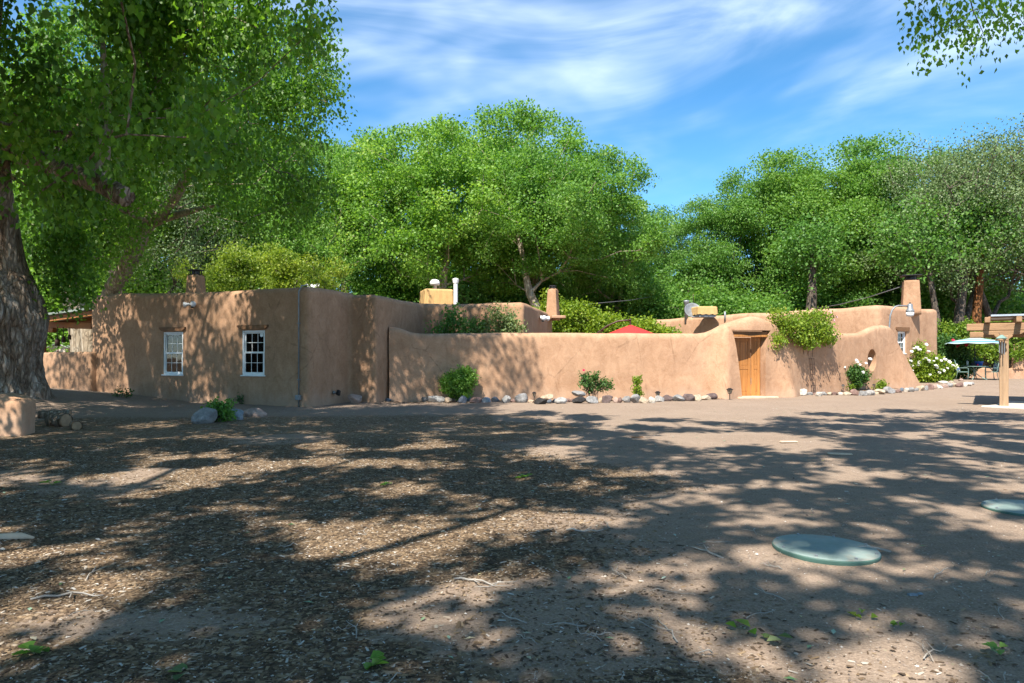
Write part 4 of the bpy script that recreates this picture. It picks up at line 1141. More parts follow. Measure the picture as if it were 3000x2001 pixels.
for sx0 in np.arange(-13.5, 16.5, 1.06):
    for sy0 in np.arange(1.2, 19.0, 1.06):
        sx_, sy_ = sx0 + rs.uniform(-.36, .36), sy0 + rs.uniform(-.36, .36)      # where its shade falls
        z = 11.3 + rs.uniform(-1.1, 1.4); x, y = sx_ - .2955 * z, sy_ - .664 * z
        if sy_ > 18.0 + .8 * math.sin(sx_ * .9) - (1.3 if 1 < sx_ < 7 else 0): continue
        if sx_ < -8 and sy_ > 14: continue
        sunny = math.exp(-(((sx_ - 4.4) / 2.3) ** 2 + ((sy_ - 7.0) / 2.6) ** 2)) + .8 * math.exp(-(((sx_ - 3.5) / 2.0) ** 2 + ((sy_ - 14.0) / 2.5) ** 2)) + .5 * math.exp(-(((sx_ + 3.5) / 2.2) ** 2 + ((sy_ - 9.0) / 1.2) ** 2))
        if rs.random() < .16 + .2 * sunny: continue
        r = rs.uniform(.36, .7)
        (LR if x > -1.5 else LL).append(((x, y, z), (r, r, r * .6)))
shade_tree('tall cottonwood behind the viewer overhanging the right of the yard', (6.5, -4.0), LR, 4, 84, .2, (.24, .24, .2), 5)
shade_tree('tall cottonwood behind the viewer overhanging the left of the yard', (-7.5, -5.0), LL, 4, 84, .2, (.24, .24, .2), 6)
# the spray of leaves hanging into the view from the first of them
hb = [o for o in COL.objects if o.get('label', '').endswith('right of the yard')][0]
rng3 = np.random.default_rng(8)
bp = [np.array((7.0, -1.5, 9.5)), np.array((7.4, 3.0, 10.2)), np.array((7.3, 7.0, 9.4)), np.array((6.9, 10.0, 7.8))]
hv, hf, _, _ = grow(bp, [.2, .15, .1, .04], sprig, rng3, tip=.006, upw=.05)
world_child(link('hanging_twigs', fastmesh('hanging_twigs', hv, hf), MAT['grey_bark'], None, True), hb)
world_child(MB().tube([tuple(b) for b in bp], [.2, .15, .1, .045], 10).build('hanging_branch', MAT['grey_bark'], None, True), hb)
LV, LF, rn = leaf_cloud(sprig, (.2, .2, .24), 60, .088, rng3, 1.6, .2, .34)
world_child(link('hanging_leaves', fastmesh('hanging_leaves', LV, LF, rn), MAT['leaf_near']), hb)
# ================================================================== stones
RC = {'grey': (.23, .225, .22), 'pale': (.3, .29, .275), 'slate': (.115, .135, .165), 'black': (.035, .033, .033), 'tan': (.38, .29, .205),
      'red': (.2, .13, .11), 'pink': (.36, .26, .215), 'cream': (.42, .34, .25), 'white': (.48, .44, .38), 'lava': (.115, .085, .08), 'blue': (.24, .275, .31)}
CN = {'grey': 'grey', 'pale': 'pale grey', 'slate': 'dark slate', 'black': 'black', 'tan': 'tan', 'red': 'dark red', 'pink': 'pinkish', 'cream': 'cream', 'white': 'whitish', 'lava': 'purple brown lava', 'blue': 'blue grey'}
def rockmat(n, c):
    t = NT('stone_' + n); v = t.map()
    n1 = t.noise(v, 7, 7, .7, .4)
    cc = t.ramp(n1, [(.28, tuple(x * .5 for x in c)), (.5, c), (.7, tuple(min(.85, x * 1.45) for x in c))])
    pit = t.voro(v, 34 if n in ('lava', 'black', 'grey') else 14)
    nb = t.bump(n1, .9, .05); nb = t.bump(pit, .5, .015, nb); nb = t.bump(t.noise(v, 60, 4), .5, .006, nb)
    return t.done(t.princ(cc, .9, nb, 0, .2))
RM = {k: rockmat(k, v) for k, v in RC.items()}
def ico(sub=3):
    bm = bmesh.new(); bmesh.ops.create_icosphere(bm, subdivisions=sub, radius=1); V = np.array([v.co[:] for v in bm.verts]); Fc = np.array([[v.index for v in f.verts] for f in bm.faces]); bm.free(); return V, Fc
ICO = ico(3)
def rock_mesh(seed, w, d, h, flat=4):
    rg = np.random.default_rng(seed); V = ICO[0].copy()
    for _ in range(flat + 6):                       # broken faces
        n = rg.normal(size=3); n /= np.linalg.norm(n); c = rg.uniform(.5, .88)
        s = V @ n - c; V -= np.maximum(s, 0)[:, None] * n * .92
    V *= (1 + .1 * fbm(V * 1.7 + seed, seed, 3))[:, None]
    V *= (1 + .03 * fbm(V * 6 + seed, seed + 5, 2))[:, None]
    lo, hi = V.min(0), V.max(0); V = (V - (lo + hi) / 2) / (hi - lo)
    V[:, 2] += .5
    return fastmesh('stone', V * np.array([w, d, h * 1.16]) - np.array([0, 0, h * .16]), ICO[1])
ORD = ['zeroth', 'first', 'second', 'third', 'fourth', 'fifth', 'sixth', 'seventh', 'eighth', 'ninth', 'tenth', 'eleventh', 'twelfth', 'thirteenth', 'fourteenth', 'fifteenth', 'sixteenth', 'seventeenth', 'eighteenth', 'nineteenth', 'twentieth']
def ordn(k):
    if k <= 20: return ORD[k]
    t = {2: 'twenty', 3: 'thirty', 4: 'forty', 5: 'fifty'}[k // 10]
    if k % 10 == 0: return t[:-1] + 'ieth'
    return t + '-' + ORD[k % 10]
def stone(px, py, wpx, hpx, c, label, group=None, name='border_stone', zlift=None, seed=None, rz=None, dsc=.8, ex=0):
    g = GP(px, py); s = F / g.y
    w_, h_ = wpx / s, hpx / s
    if name == 'border_stone': w_ *= 1.02; h_ *= 1.0
    sd = seed or int(px * 7 + py)
    rg = random.Random(sd)
    me = rock_mesh(sd, w_ * 1.04, w_ * dsc, h_)
    z = g.z - .01 if zlift is None else zlift
    M = Matrix.Translation((g.x, g.y + w_ * .4, z)) @ Matrix.Rotation(rz if rz is not None else rg.uniform(-.25, .25), 4, 'Z') @ Matrix.Rotation(ex, 4, 'Y')
    o = link(name, me, RM[c], None, 'auto', M)
    return tag(o, label, 'stone', group)
b1 = [(1137, 1177, 17, 11, 'slate'), (1168, 1177, 48, 20, 'black'), (1207, 1177, 28, 22, 'pale'), (1230, 1175, 22, 16, 'slate'), (1244, 1177, 21, 15, 'grey'), (1277, 1180, 49, 21, 'pale'), (1312, 1180, 23, 17, 'tan'), (1329, 1178, 17, 11, 'red'), (1354, 1181, 27, 23, 'slate'), (1371, 1175, 16, 19, 'blue'), (1393, 1181, 36, 18, 'red'), (1423, 1180, 28, 17, 'blue'), (1452, 1178, 26, 17, 'slate'), (1483, 1181, 27, 24, 'pale'), (1503, 1179, 15, 11, 'red'), (1527, 1181, 37, 30, 'grey'), (1556, 1181, 19, 11, 'tan'), (1584, 1185, 37, 21, 'black'), (1609, 1182, 16, 13, 'slate'), (1624, 1180, 16, 13, 'slate'), (1644, 1183, 37, 20, 'pale'), (1665, 1179, 14, 13, 'red'), (1677, 1178, 13, 12, 'red'), (1698, 1182, 37, 21, 'black'), (1735, 1182, 37, 22, 'grey'), (1760, 1180, 14, 16, 'tan'), (1781, 1181, 31, 24, 'lava'), (1805, 1180, 15, 18, 'pink'), (1818, 1180, 15, 17, 'red'), (1837, 1179, 25, 20, 'grey'), (1863, 1180, 31, 26, 'grey'), (1888, 1181, 28, 19, 'cream'), (1911, 1181, 19, 20, 'white'), (1934, 1178, 28, 20, 'pale'), (1959, 1177, 31, 21, 'lava'), (1990, 1177, 37, 22, 'grey'), (2020, 1176, 32, 23, 'lava'), (2045, 1176, 25, 22, 'cream'), (2069, 1173, 29, 16, 'cream'), (2088, 1170, 36, 19, 'lava')]
for k, (px, py, w_, h_, c) in enumerate(b1, 1):
    stone(px, py, w_, h_, c, CN[c] + ' border stone, ' + ordn(k) + ' from the house towards the gate', 'stones of the border left of the gate')
g = GP(1604, 1180); stone(1604, 1181, 44, 16, 'tan', 'long tan stone lying across the small slate ones in the border', name='top_stone', zlift=g.z + .1, ex=-.28)
g = GP(1697, 1180); stone(1697, 1179, 40, 15, 'grey', 'flat brown grey slab lying on a black border stone', name='top_stone', zlift=g.z + .19, ex=.06)
b2 = [(2339, 1152, 17, 13, 'white'), (2353, 1159, 34, 21, 'white'), (2376, 1158, 17, 10, 'grey'), (2390, 1157, 12, 8, 'red'), (2402, 1161, 20, 14, 'white'), (2416, 1158, 17, 11, 'grey'), (2434, 1158, 17, 10, 'cream'), (2449, 1158, 20, 11, 'red'), (2466, 1158, 19, 10, 'white'), (2487, 1159, 27, 12, 'cream'), (2508, 1159, 24, 20, 'red'), (2532, 1160, 27, 16, 'grey'), (2554, 1159, 29, 17, 'pale'), (2571, 1156, 12, 9, 'cream'), (2585, 1156, 34, 17, 'cream'), (2612, 1153, 34, 21, 'grey'), (2636, 1151, 17, 12, 'red'), (2644, 1147, 14, 12, 'slate'), (2657, 1148, 13, 13, 'white'), (2672, 1148, 17, 14, 'grey'), (2687, 1146, 14, 11, 'grey'), (2702, 1145, 23, 16, 'cream'), (2717, 1144, 14, 16, 'grey'), (2730, 1142, 27, 20, 'red'), (2743, 1140, 15, 16, 'pink'), (2757, 1140, 27, 14, 'white'), (2775, 1137, 20, 12, 'pink'), (2787, 1135, 17, 15, 'pale'), (2800, 1133, 15, 13, 'cream'), (2816, 1134, 20, 15, 'red'), (2828, 1133, 18, 14, 'white'), (2841, 1131, 20, 13, 'white'), (2852, 1127, 13, 9, 'pale')]
for k, (px, py, w_, h_, c) in enumerate(b2, 1):
    stone(px, py, w_, h_, c, CN[c] + ' border stone, ' + ordn(k) + ' from the gate towards the patio table', 'stones of the border right of the gate')
for px, py, w_, h_, c in ((2770, 1124, 26, 9, 'white'), (2790, 1123, 16, 8, 'cream'), (2818, 1116, 14, 8, 'pink')):
    stone(px, py, w_, h_, c, CN[c] + ' stone in the second row behind the rose border', name='second_row_stone')
stone(1037, 1183, 40, 29, 'pink', 'smooth pinkish stone at the foot of the stepped house corner', name='stone')
stone(583, 1243, 77, 49, 'grey', 'largest dark grey boulder in the yard beside a small green plant', name='boulder', dsc=.75, seed=11)
stone(682, 1232, 46, 36, 'blue', 'mid sized blue grey boulder behind the small yard plant', name='boulder', dsc=.7, seed=14)
stone(736, 1222, 70, 26, 'pink', 'low flat pinkish sandstone slab in the yard', name='flat_stone', seed=17, dsc=.6)
stone(194, 1137, 20, 16, 'pale', 'small pale stone on the mound before the low brown wall', name='stone')
for k, (px, py, w_, h_) in enumerate(((2680, 1746, 30, 11), (2700, 1742, 20, 9))): stone(px, py, w_, h_, 'blue', ('wider' if k == 0 else 'smaller') + ' of two smooth pebbles in the dirt near the round lid', name='pebble')
# ================================================================== chips, litter, twigs
def chips():
    rg = np.random.default_rng(3)
    n = 620000
    y = np.sqrt(rg.uniform(2.75 ** 2, 12.2 ** 2, n)); x = rg.uniform(-.78, .78, n) * y
    m = mulch_amount(x, y)
    keep = rg.random(n) < (.005 + .99 * np.clip(m * 1.2, 0, 1)) * np.clip(5.0 / y, .25, 1.0) * .5
    x, y = x[keep], y[keep]; n = len(x)
    L = rg.gamma(2.6, .003, n) + .0038; L = np.minimum(L, .04); W = L * rg.uniform(.16, .5, n) + .0015; Hh = W * rg.uniform(.25, .7, n)
    a = rg.normal(.25, 1.0, n); ca, sa = np.cos(a), np.sin(a)
    til = rg.normal(0, .16, n)
    lx = np.stack([-L, L * .9, L, -L * .85, -L * .55, L * .6], 1); ly = np.stack([-W, -W * .7, W * .8, W, W * .1, -W * .1], 1)
    lz = np.stack([0 * L, 0 * L, 0 * L, 0 * L, Hh, Hh * .8], 1) + lx * til[:, None]
    Z = gz(x, y); q = np.stack([x * 1.7, y * 1.7, np.zeros(n)], -1); Z = Z + .012 * fbm(q, 11, 3)
    V = np.stack([x[:, None] + lx * ca[:, None] - ly * sa[:, None], y[:, None] + lx * sa[:, None] + ly * ca[:, None], Z[:, None] + .003 + lz], -1).reshape(-1, 3)
    o = np.arange(n)[:, None] * 6
    T = np.concatenate([o + t for t in ([0, 1, 5], [0, 5, 4], [1, 2, 5], [2, 3, 4], [2, 4, 5], [3, 0, 4])], 1).reshape(-1, 3)
    rn = np.repeat(rg.random(n), 6)
    t = NT('bark_chip')
    c = t.ramp(t.attr('rnd'), [(0, (.05, .037, .026)), (.3, (.085, .058, .038)), (.55, (.145, .098, .06)), (.75, (.21, .145, .085)), (.88, (.3, .22, .14)), (.96, (.36, .31, .25)), (1, (.48, .46, .42))])
    m_ = t.done(t.princ(c, .9, t.bump(t.noise(t.map(), 120, 3), .4, .003), 0, .15))
    tag(link('bark_mulch', fastmesh('bark_mulch', V, T, rn), m_), 'shredded bark mulch scattered over the dirt yard', 'mulch', kind='stuff')
chips()
def pebbles():
    rg = np.random.default_rng(13); n = 42000
    y = 2.8 + 17 * rg.random(n) ** 1.5; x = rg.uniform(-.76, .78, n) * y
    s = rg.gamma(1.3, .0018, n) + .0014; s = np.minimum(s, .018)
    Z = gz(x, y) + .012 * fbm(np.stack([x * 1.7, y * 1.7, np.zeros(n)], -1), 11, 3)
    base = np.array([(1, 0, 0), (0, 1, 0), (-1, 0, 0), (0, -1, 0), (.1, .1, .7), (0, 0, -.3)])
    J = base[None] * s[:, None, None] * rg.uniform(.6, 1.2, (n, 6, 3))
    a = rg.uniform(0, 6.28, n); ca, sa = np.cos(a)[:, None], np.sin(a)[:, None]
    V = np.stack([x[:, None] + J[:, :, 0] * ca - J[:, :, 1] * sa, y[:, None] + J[:, :, 0] * sa + J[:, :, 1] * ca, Z[:, None] + .002 + J[:, :, 2]], -1).reshape(-1, 3)
    o = np.arange(n)[:, None] * 6
    T = np.concatenate([o + [k, (k + 1) % 4, 4] for k in range(4)], 1).reshape(-1, 3)
    t = NT('grit'); c = t.ramp(t.attr('rnd'), [(0, (.09, .07, .06)), (.5, (.27, .21, .165)), (.85, (.4, .35, .3)), (1, (.6, .57, .52))])
    tag(link('loose_grit', fastmesh('loose_grit', V, T, np.repeat(rg.random(n), 4)), t.done(t.princ(c, .9))), 'loose grit and small pebbles on the dirt', 'grit', kind='stuff')
pebbles()
def litter(name, label, n, cols, size, seed, xr=None, curl=.25, region=None):
    rg = np.random.default_rng(seed)
    if region is None:
        y = np.sqrt(rg.uniform(2.9 ** 2, 20 ** 2, n)); x = rg.uniform(-.74, .74, n) * y
    else: x, y = region(rg, n)
    Z = gz(x, y) + .012 * fbm(np.stack([x * 1.7, y * 1.7, np.zeros(n)], -1), 11, 3)
    a = rg.uniform(0, 6.28, n); L = size * rg.uniform(.5, 1.2, n); W = L * rg.uniform(.3, .5, n)
    lx = np.stack([-L, -L * .1, L, -L * .1], 1); ly = np.stack([0 * W, W, 0 * W, -W], 1); lz = np.stack([0 * L, L * curl, L * curl * .6 * rg.normal(1, .5, n), L * curl * .8], 1)
    V = np.stack([x[:, None] + lx * np.cos(a)[:, None] - ly * np.sin(a)[:, None], y[:, None] + lx * np.sin(a)[:, None] + ly * np.cos(a)[:, None], Z[:, None] + .009 + lz], -1).reshape(-1, 3)
    o = np.arange(n)[:, None] * 4
    T = np.concatenate([o + [0, 2, 1], o + [0, 3, 2]], 1).reshape(-1, 3)
    t = NT(name); c = t.ramp(t.attr('rnd'), cols)
    tag(link(name, fastmesh(name, V, T, np.repeat(rg.random(n), 2)), t.done(t.princ(c, .7))), label, 'leaves', kind='stuff')
litter('fallen_leaves', 'small fallen leaves strewn over the yard', 520, [(0, (.09, .19, .06)), (.3, (.2, .32, .2)), (.55, (.33, .42, .34)), (.75, (.42, .36, .22)), (.9, (.5, .46, .4)), (1, (.45, .38, .05))], .028, 21)
def bed(rg, n):
    s = rg.uniform(0, 1, n); x = -4.2 + 11.2 * s; y = 21.75 + 2.0 * s + rg.uniform(-.35, 1.0, n) * (.6 + .4 * (1 - s)); return x, y
litter('wall_foot_litter', 'dry leaf litter along the foot of the garden wall', 2600, [(0, (.1, .06, .035)), (.5, (.26, .17, .1)), (.85, (.4, .31, .22)), (1, (.5, .46, .4))], .04, 22, region=bed)
def bed2(rg, n):
    s = rg.uniform(0, 1, n); x = 10.2 + 6.5 * s; y = 25.6 + 4.0 * s + rg.uniform(-.3, .4, n); return x, y
litter('planter_litter', 'dry leaf litter in the planting bed right of the gate', 1600, [(0, (.12, .06, .03)), (.5, (.3, .17, .09)), (1, (.42, .3, .2))], .04, 23, region=bed2)
rg = random.Random(9)
def twig(px, py, L, az, lab, c='twig', r=.0042, fork=True):
    g = GP(px, py); x, y = 0.0, 0.0; a = az; pts = [(0, 0, .008)]; n = 6
    for k in range(n):
        a += rg.uniform(-.35, .35); x += math.cos(a) * L / n; y += math.sin(a) * L / n
        pts.append((x, y, .012 + rg.uniform(0, .018)))
    m = MB().tube(pts, [r, r, r * .95, r * .85, r * .75, r * .6, r * .35], 5)
    if fork:
        p = pts[3]; a2 = a + rg.choice((-.8, .8)); m2 = [p]
        for k in range(3): p = (p[0] + math.cos(a2) * L / 9, p[1] + math.sin(a2) * L / 9, p[2] + .004); m2.append(p); a2 += rg.uniform(-.3, .3)
        m.tube(m2, [r * .6, r * .5, r * .45, r * .3], 5)
    zc = gzf(g.x, g.y)
    o = m.build('twig', MAT[c], None, True, Matrix.Translation((g.x, g.y, zc)))
    tag(o, lab, 'twig', 'twigs on the ground')
for k in range(46):
    px = rg.uniform(1500, 2950) if rg.random() < .68 else rg.uniform(60, 1500); py = 1500 + 480 * rg.random() ** .8
    twig(px, py, rg.uniform(.08, .3), rg.uniform(0, 6.28), 'thin bleached twig lying on the dirt', r=rg.uniform(.0018, .0042))
for px, py, L, az, lab in ((1660, 1556, .3, -.3, 'straight dark stick lying on the bare dirt at the mulch edge'), (1330, 1700, .3, -.25, 'long curved grey stick in the sunlit mulch'), (90, 1760, .42, .35, 'long grey stick in the mulch beside the bare patch'), (2610, 1620, .5, 2.8, 'longest pale twig curling beside the round green lid'), (2120, 1640, .35, 2.5, 'bent pale twig left of the round green lid')):
    twig(px, py, L, az, lab, 'twig', .008)
def sprig_leaves(px, py, n, L, lab, col='leaf_dark'):
    g = GP(px, py); m = MB(); r2 = random.Random(int(px))
    for k in range(n):
        a = r2.uniform(0, 6.28); o = Vector((r2.uniform(-.05, .05), r2.uniform(-.05, .05), .01 + .004 * k)); l = L * r2.uniform(.6, 1.1); w_ = l * .4
        d = Vector((math.cos(a), math.sin(a), r2.uniform(-.03, .14))); s = Vector((-math.sin(a), math.cos(a), r2.uniform(-.3, .3)))
        m.add([o, o + d * l * .4 + s * w_ + Vector((0, 0, .015)), o + d * l * .75 + s * w_ * .7 + Vector((0, 0, .01)), o + d * l, o + d * l * .75 - s * w_ * .7 + Vector((0, 0, .01)), o + d * l * .4 - s * w_ + Vector((0, 0, .015))], [(0, 3, 2, 1), (0, 5, 4, 3)])
    me = m.mesh('leaf_sprig'); at = me.attributes.new('rnd', 'FLOAT', 'FACE'); at.data.foreach_set('value', [r2.random() for _ in me.polygons])
    o = link('leaf_sprig', me, MAT[col], None, False, Matrix.Translation(g)); tag(o, lab, 'leaves', 'green leaf sprigs on the ground')
for px, py, n, L, lab, c in ((110, 1920, 6, .09, 'dark green leaf sprig lying on the bare patch of dirt', 'leaf_mid'), (520, 1975, 3, .1, 'grey green pointed leaf pair below the bare patch of dirt', 'leaf_pale'), (1105, 1955, 6, .08, 'rounded leaf sprig in the deep mulch', 'leaf_mid'), (1530, 1402, 7, .09, 'bright green leaf sprig at the mulch and dirt edge', 'leaf_mid'), (2188, 1850, 3, .09, 'curled dark leaf upright on bare dirt', 'leaf_near'), (2272, 1885, 4, .08, 'folded pale backed leaves beside the curled one', 'leaf_pale'), (2525, 1810, 4, .07, 'bright leaf sprig between two thin twigs', 'leaf_vine'), (2620, 1836, 3, .06, 'small dark sprig on dirt by the bright one', 'leaf_near'), (2910, 1908, 4, .08, 'half buried leaf sprig among pale twigs', 'leaf_elm'), (150, 1420, 7, .09, 'fresh green sprig on the mulch before the boulders', 'leaf_mid'), (1125, 1425, 6, .07, 'small flat green sprig near the tyre tracks', 'leaf_elm')):
    sprig_leaves(px, py, n, L, lab, c)
# ================================================================== septic lids
def lid(px, py, D, label, tilt=0.0):
    g = GP(px, py)
    t = thing('septic_lid', label, 'lid', Matrix.Translation((g.x, g.y, g.z - .035)) @ Matrix.Rotation(tilt, 4, 'Y'))
    r = D / 2
    MB().lathe([(r * .93, -.06), (r * .985, .02), (r, .035), (r, .05), (r * .985, .056)], 64).build('rim', MAT['green_edge'], t, 'auto')
    MB().lathe([(r * .99, .0562), (r * .97, .064), (r * .6, .069), (.01, .072)], 64).build('cover', MAT['lid'], t, 'auto')
    for k in range(8):
        a = 2 * math.pi * k / 8 + .2; MB().lathe([(.011, .063), (.011, .073), (.004, .075)], 8, (math.cos(a) * r * .92, math.sin(a) * r * .92, 0)).build('bolt', MAT['galv'], t)
lid(2417, 1612, .71, 'round green plastic lid lying in the dappled open dirt', R(1.5))
lid(3010, 1494, .71, 'round green plastic lid partly in tree shade below the pergola post')
# ================================================================== shrubs, vines, roses
def shrub(name, label, cat, loc, lobes, n, per, leaf, spread, lm, nstem=6, seed=1, inner=.3, bark='grey_bark', group=None, droop=.3, stem_r=.012, up=.5, root=None):
    rng2 = np.random.default_rng(seed); t = thing(name, label, cat, loc, group)
    C = shell(rng2, n, lobes, inner)
    C[:, 2] = np.maximum(C[:, 2], .03)
    st = []
    for k in range(nstem):
        j = C[int(rng2.integers(len(C)))]; a = rng2.normal(size=2) * .06
        r0 = Vector((a[0], a[1], -.05)) if root is None else Vector(root) + Vector((a[0] * 4, a[1], 0))
        jv = Vector(j); st.append([r0, r0.lerp(jv, .35) + Vector((0, 0, .05)), r0.lerp(jv, .75) + Vector((0, 0, .05)), jv])
    m = MB()
    for s in st: m.tube(s, [stem_r, stem_r * .85, stem_r * .6, stem_r * .3], 5)
    for c in C[::2]:
        s = st[int(rng2.integers(nstem))]; b = Vector(s[1]).lerp(Vector(s[2]), rng2.random()); m.tube([b, (b + Vector(c)) / 2 + Vector((0, 0, .04)), c], [stem_r * .5, stem_r * .35, stem_r * .15], 4)
    tag(m.build('stems', MAT[bark], t, True), kind='stuff')
    LV, LF, rn = leaf_cloud(C, spread, per, leaf, rng2, droop, up)
    LV[:, 2] = np.maximum(LV[:, 2], .01)
    tag(link('foliage', fastmesh('foliage', LV, LF, rn), lm, t), kind='stuff')
    return t, C
def bloom_mesh(r, seed):
    rg2 = np.random.default_rng(seed); m = MB()
    for ring, (n, rr, tz) in enumerate(((7, 1.0, .15), (6, .72, .45), (4, .4, .8))):
        for k in range(n):
            a = 2 * math.pi * (k + .5 * ring) / n + rg2.uniform(-.2, .2); d = Vector((math.cos(a), math.sin(a), tz)).normalized() * r * rr; s = Vector((-math.sin(a), math.cos(a), 0)) * r * .5
            m.add([Vector((0, 0, 0)), d * .6 + s, d * 1.05 + Vector((0, 0, r * .12)), d * .6 - s], [(0, 1, 2, 3)])
    return m.mesh('bloom')
BL = {}
def blooms(t, pts, r, mat, seed=0):
    rg2 = random.Random(seed)
    for k, p in enumerate(pts):
        key = (mat, k % 3)
        if key not in BL:
            BL[key] = bloom_mesh(1.0, k); BL[key].materials.append(MAT[mat])
        o = bpy.data.objects.new('bloom', BL[key]); COL.objects.link(o); o.parent = t
        s = r * rg2.uniform(.75, 1.2)
        o.matrix_basis = Matrix.Translation(p) @ Matrix.Rotation(rg2.uniform(.3, 1.2), 4, 'X') @ Matrix.Rotation(rg2.uniform(0, 6), 4, 'Z') @ Matrix.Scale(s, 4)
def foot(px, Z):
    x = (px - CXP) / F * Z; return Vector((x, Z, gzf(x, Z)))
f_ = foot(1342, 22.55)
shrub('round_bush', 'dense rounded bright green bush against the garden wall', 'bush', f_, [((0, 0, .62), (.5, .4, .42)), ((.25, .02, .75), (.3, .28, .34)), ((-.22, 0, .55), (.32, .3, .3)), ((.12, .0, .3), (.25, .22, .25))], 170, 55, .055, .085, MAT['leaf_mid'], 8, 3)
f_ = foot(1740, 22.75)
t, C = shrub('rose_bush', 'leggy rose bush with a single red bud against the wall', 'bush', f_, [((.0, 0, .62), (.42, .22, .3)), ((-.28, 0, .7), (.2, .2, .22)), ((.3, 0, .5), (.22, .2, .2))], 75, 26, .06, .07, MAT['leaf_dark'], 14, 4)
blooms(t, [(-.33, -.05, 1.0)], .04, 'petal_red')
f_ = foot(1866, 22.95)
shrub('thin_shrub', 'thin upright yellowing shrub between stones and garden wall', 'bush', f_, [((0, 0, .45), (.14, .12, .34)), ((.04, 0, .68), (.12, .1, .14))], 40, 24, .055, .05, MAT['leaf_vine'], 8, 5)
# courtyard shrubs showing over the wall
for k, (px, py0, wd, lm, lab) in enumerate(((1318, 900, .62, 'leaf_elm', 'leafy green shrub in the courtyard nearest the house'), (1392, 930, .5, 'leaf_elm', 'low green shrub in the middle of the courtyard shrub group'), (1448, 898, .62, 'leaf_pale', 'pale narrow leaved shrub in the courtyard'), (1268, 968, .3, 'leaf_pale', 'small weed just topping the wall by the house window'), (1490, 905, .4, 'leaf_pale', 'sparse silvery shrub in the courtyard by the sunlit corner'))):
    f_ = foot(px, 24.1 if k != 3 else 23.7); h = P(px, py0, f_.y).z
    shrub('courtyard_shrub', lab, 'shrub', f_, [((wd * .1, 0, h - .35), (wd * .45, .3, .4)), ((wd * .6, 0, h - .75), (wd * .6, .3, .42)), ((-wd * .55, 0, h - .85), (wd * .55, .3, .42)), ((0, 0, h - 1.3), (wd, .3, .5))], int(70 * wd / .5), 26, .085, (.16, .12, .13), MAT[lm], 12, 30 + k, inner=.1, droop=.6, stem_r=.016)
# yellow-green vine mound on the inner portal
f_ = foot(1760, 34)
def vz(px, Z=34): return P(0, np.interp(px, [1590, 1610, 1690, 1750, 1830, 1900, 1960, 1990], [905, 880, 888, 912, 938, 948, 965, 985]), Z).z
lob = []
for px in range(1600, 1985, 22):
    x = (px - CXP) / F * 34 - f_.x; z = vz(px); lob.append(((x, rg.uniform(-.3, .4), z - .55), (.55, .8, .55))); lob.append(((x, 0, z - 1.3), (.5, .8, .6)))
shrub('climbing_vine', 'mass of yellow green vine tumbling over the courtyard roof', 'vine', f_, lob, 620, 62, .12, .2, MAT['leaf_vine'], 10, 44, inner=.5, stem_r=.03)
q = P(1640, 862, 33); shrub('chimney_vine', 'wisps of vine climbing the small vine covered chimney', 'vine', (q.x - .45, q.y - 1.0, 3.2), [((-.15, 0, .5), (.25, .2, .6)), ((.0, 0, .15), (.6, .3, .3))], 46, 40, .11, .12, MAT['leaf_vine'], 5, 45)
# rose vine on the gate wall
dW = Vector((.85, .527, 0)).normalized(); vp_ = wall_pt(Vector((12.3, 27.25, 0)), dW, 2345)
MV = frame((vp_.x, vp_.y - .05, 0), dW)
def vpt(px, py, y): 
    u = (wall_pt(Vector((12.3, 27.25, 0)), dW, px) - vp_).dot(dW); return (u, y, P(0, py, (vp_ + dW * u).y).z)
lob = []
for px, py, w_, h_ in ((2345, 955, .62, .3), (2300, 958, .42, .34), (2276, 985, .22, .34), (2268, 1003, .12, .16), (2395, 965, .5, .3), (2428, 980, .26, .2), (2355, 930, .4, .22), (2310, 940, .34, .22), (2390, 985, .4, .22), (2330, 985, .5, .2), (2420, 945, .16, .26), (2405, 925, .14, .22), (2278, 925, .12, .2), (2360, 1003, .5, .1), (2440, 992, .14, .14)):
    lob.append((vpt(px - 26 - .12 * max(0, px - 2345), py, -.42), (w_ * .85, .36, h_ * .88)))
t, C = shrub('climbing_rose', 'climbing rose spilling over the gate wall with pink blooms', 'vine', MV, lob, 210, 36, .075, (.16, .14, .12), MAT['leaf_vine'], 9, 51, inner=.15, droop=.9, root=(0, -.25, 1.95))
m = MB()
for k in range(3):
    e = Vector(vpt(2330 + 15 * k, 985, -.3)); b = Vector(vpt(2354 + 5 * k, 1140, -.16)); b.z = .1
    m.tube([b, b.lerp(e, .5) + Vector((.04 * k, .06, .1)), e], [.009, .008, .006], 6)
m.build('canes', MAT['grey_bark'], t, True)
blooms(t, [vpt(2350, 910, -.4), vpt(2358, 908, -.35), vpt(2405, 918, -.35), vpt(2412, 940, -.4), vpt(2420, 930, -.4), vpt(2398, 935, -.45)], .07, 'petal_pink')
# white roses beside the oval opening
g = GP(2508, 1147); f_ = Vector((g.x, g.y + .35, g.z))
t, C = shrub('white_rose_bush', 'green rose bush with a few white blooms beside the oval wall opening', 'bush', f_, [((.0, 0, .72), (.5, .35, .28)), ((-.38, 0, .74), (.26, .3, .2)), ((.36, 0, .58), (.26, .3, .28)), ((.05, 0, .34), (.3, .25, .26))], 125, 46, .075, .09, MAT['leaf_dark'], 12, 61)
s_ = f_.y / F
blooms(t, [((px - 2508) * s_, -.32, 1.4 - f_.z + (HOR - py) * s_) for px, py in ((2475, 1075), (2512, 1060), (2520, 1068), (2510, 1055), (2550, 1052), (2538, 1064), (2530, 1090))], .072, 'petal_white', 3)
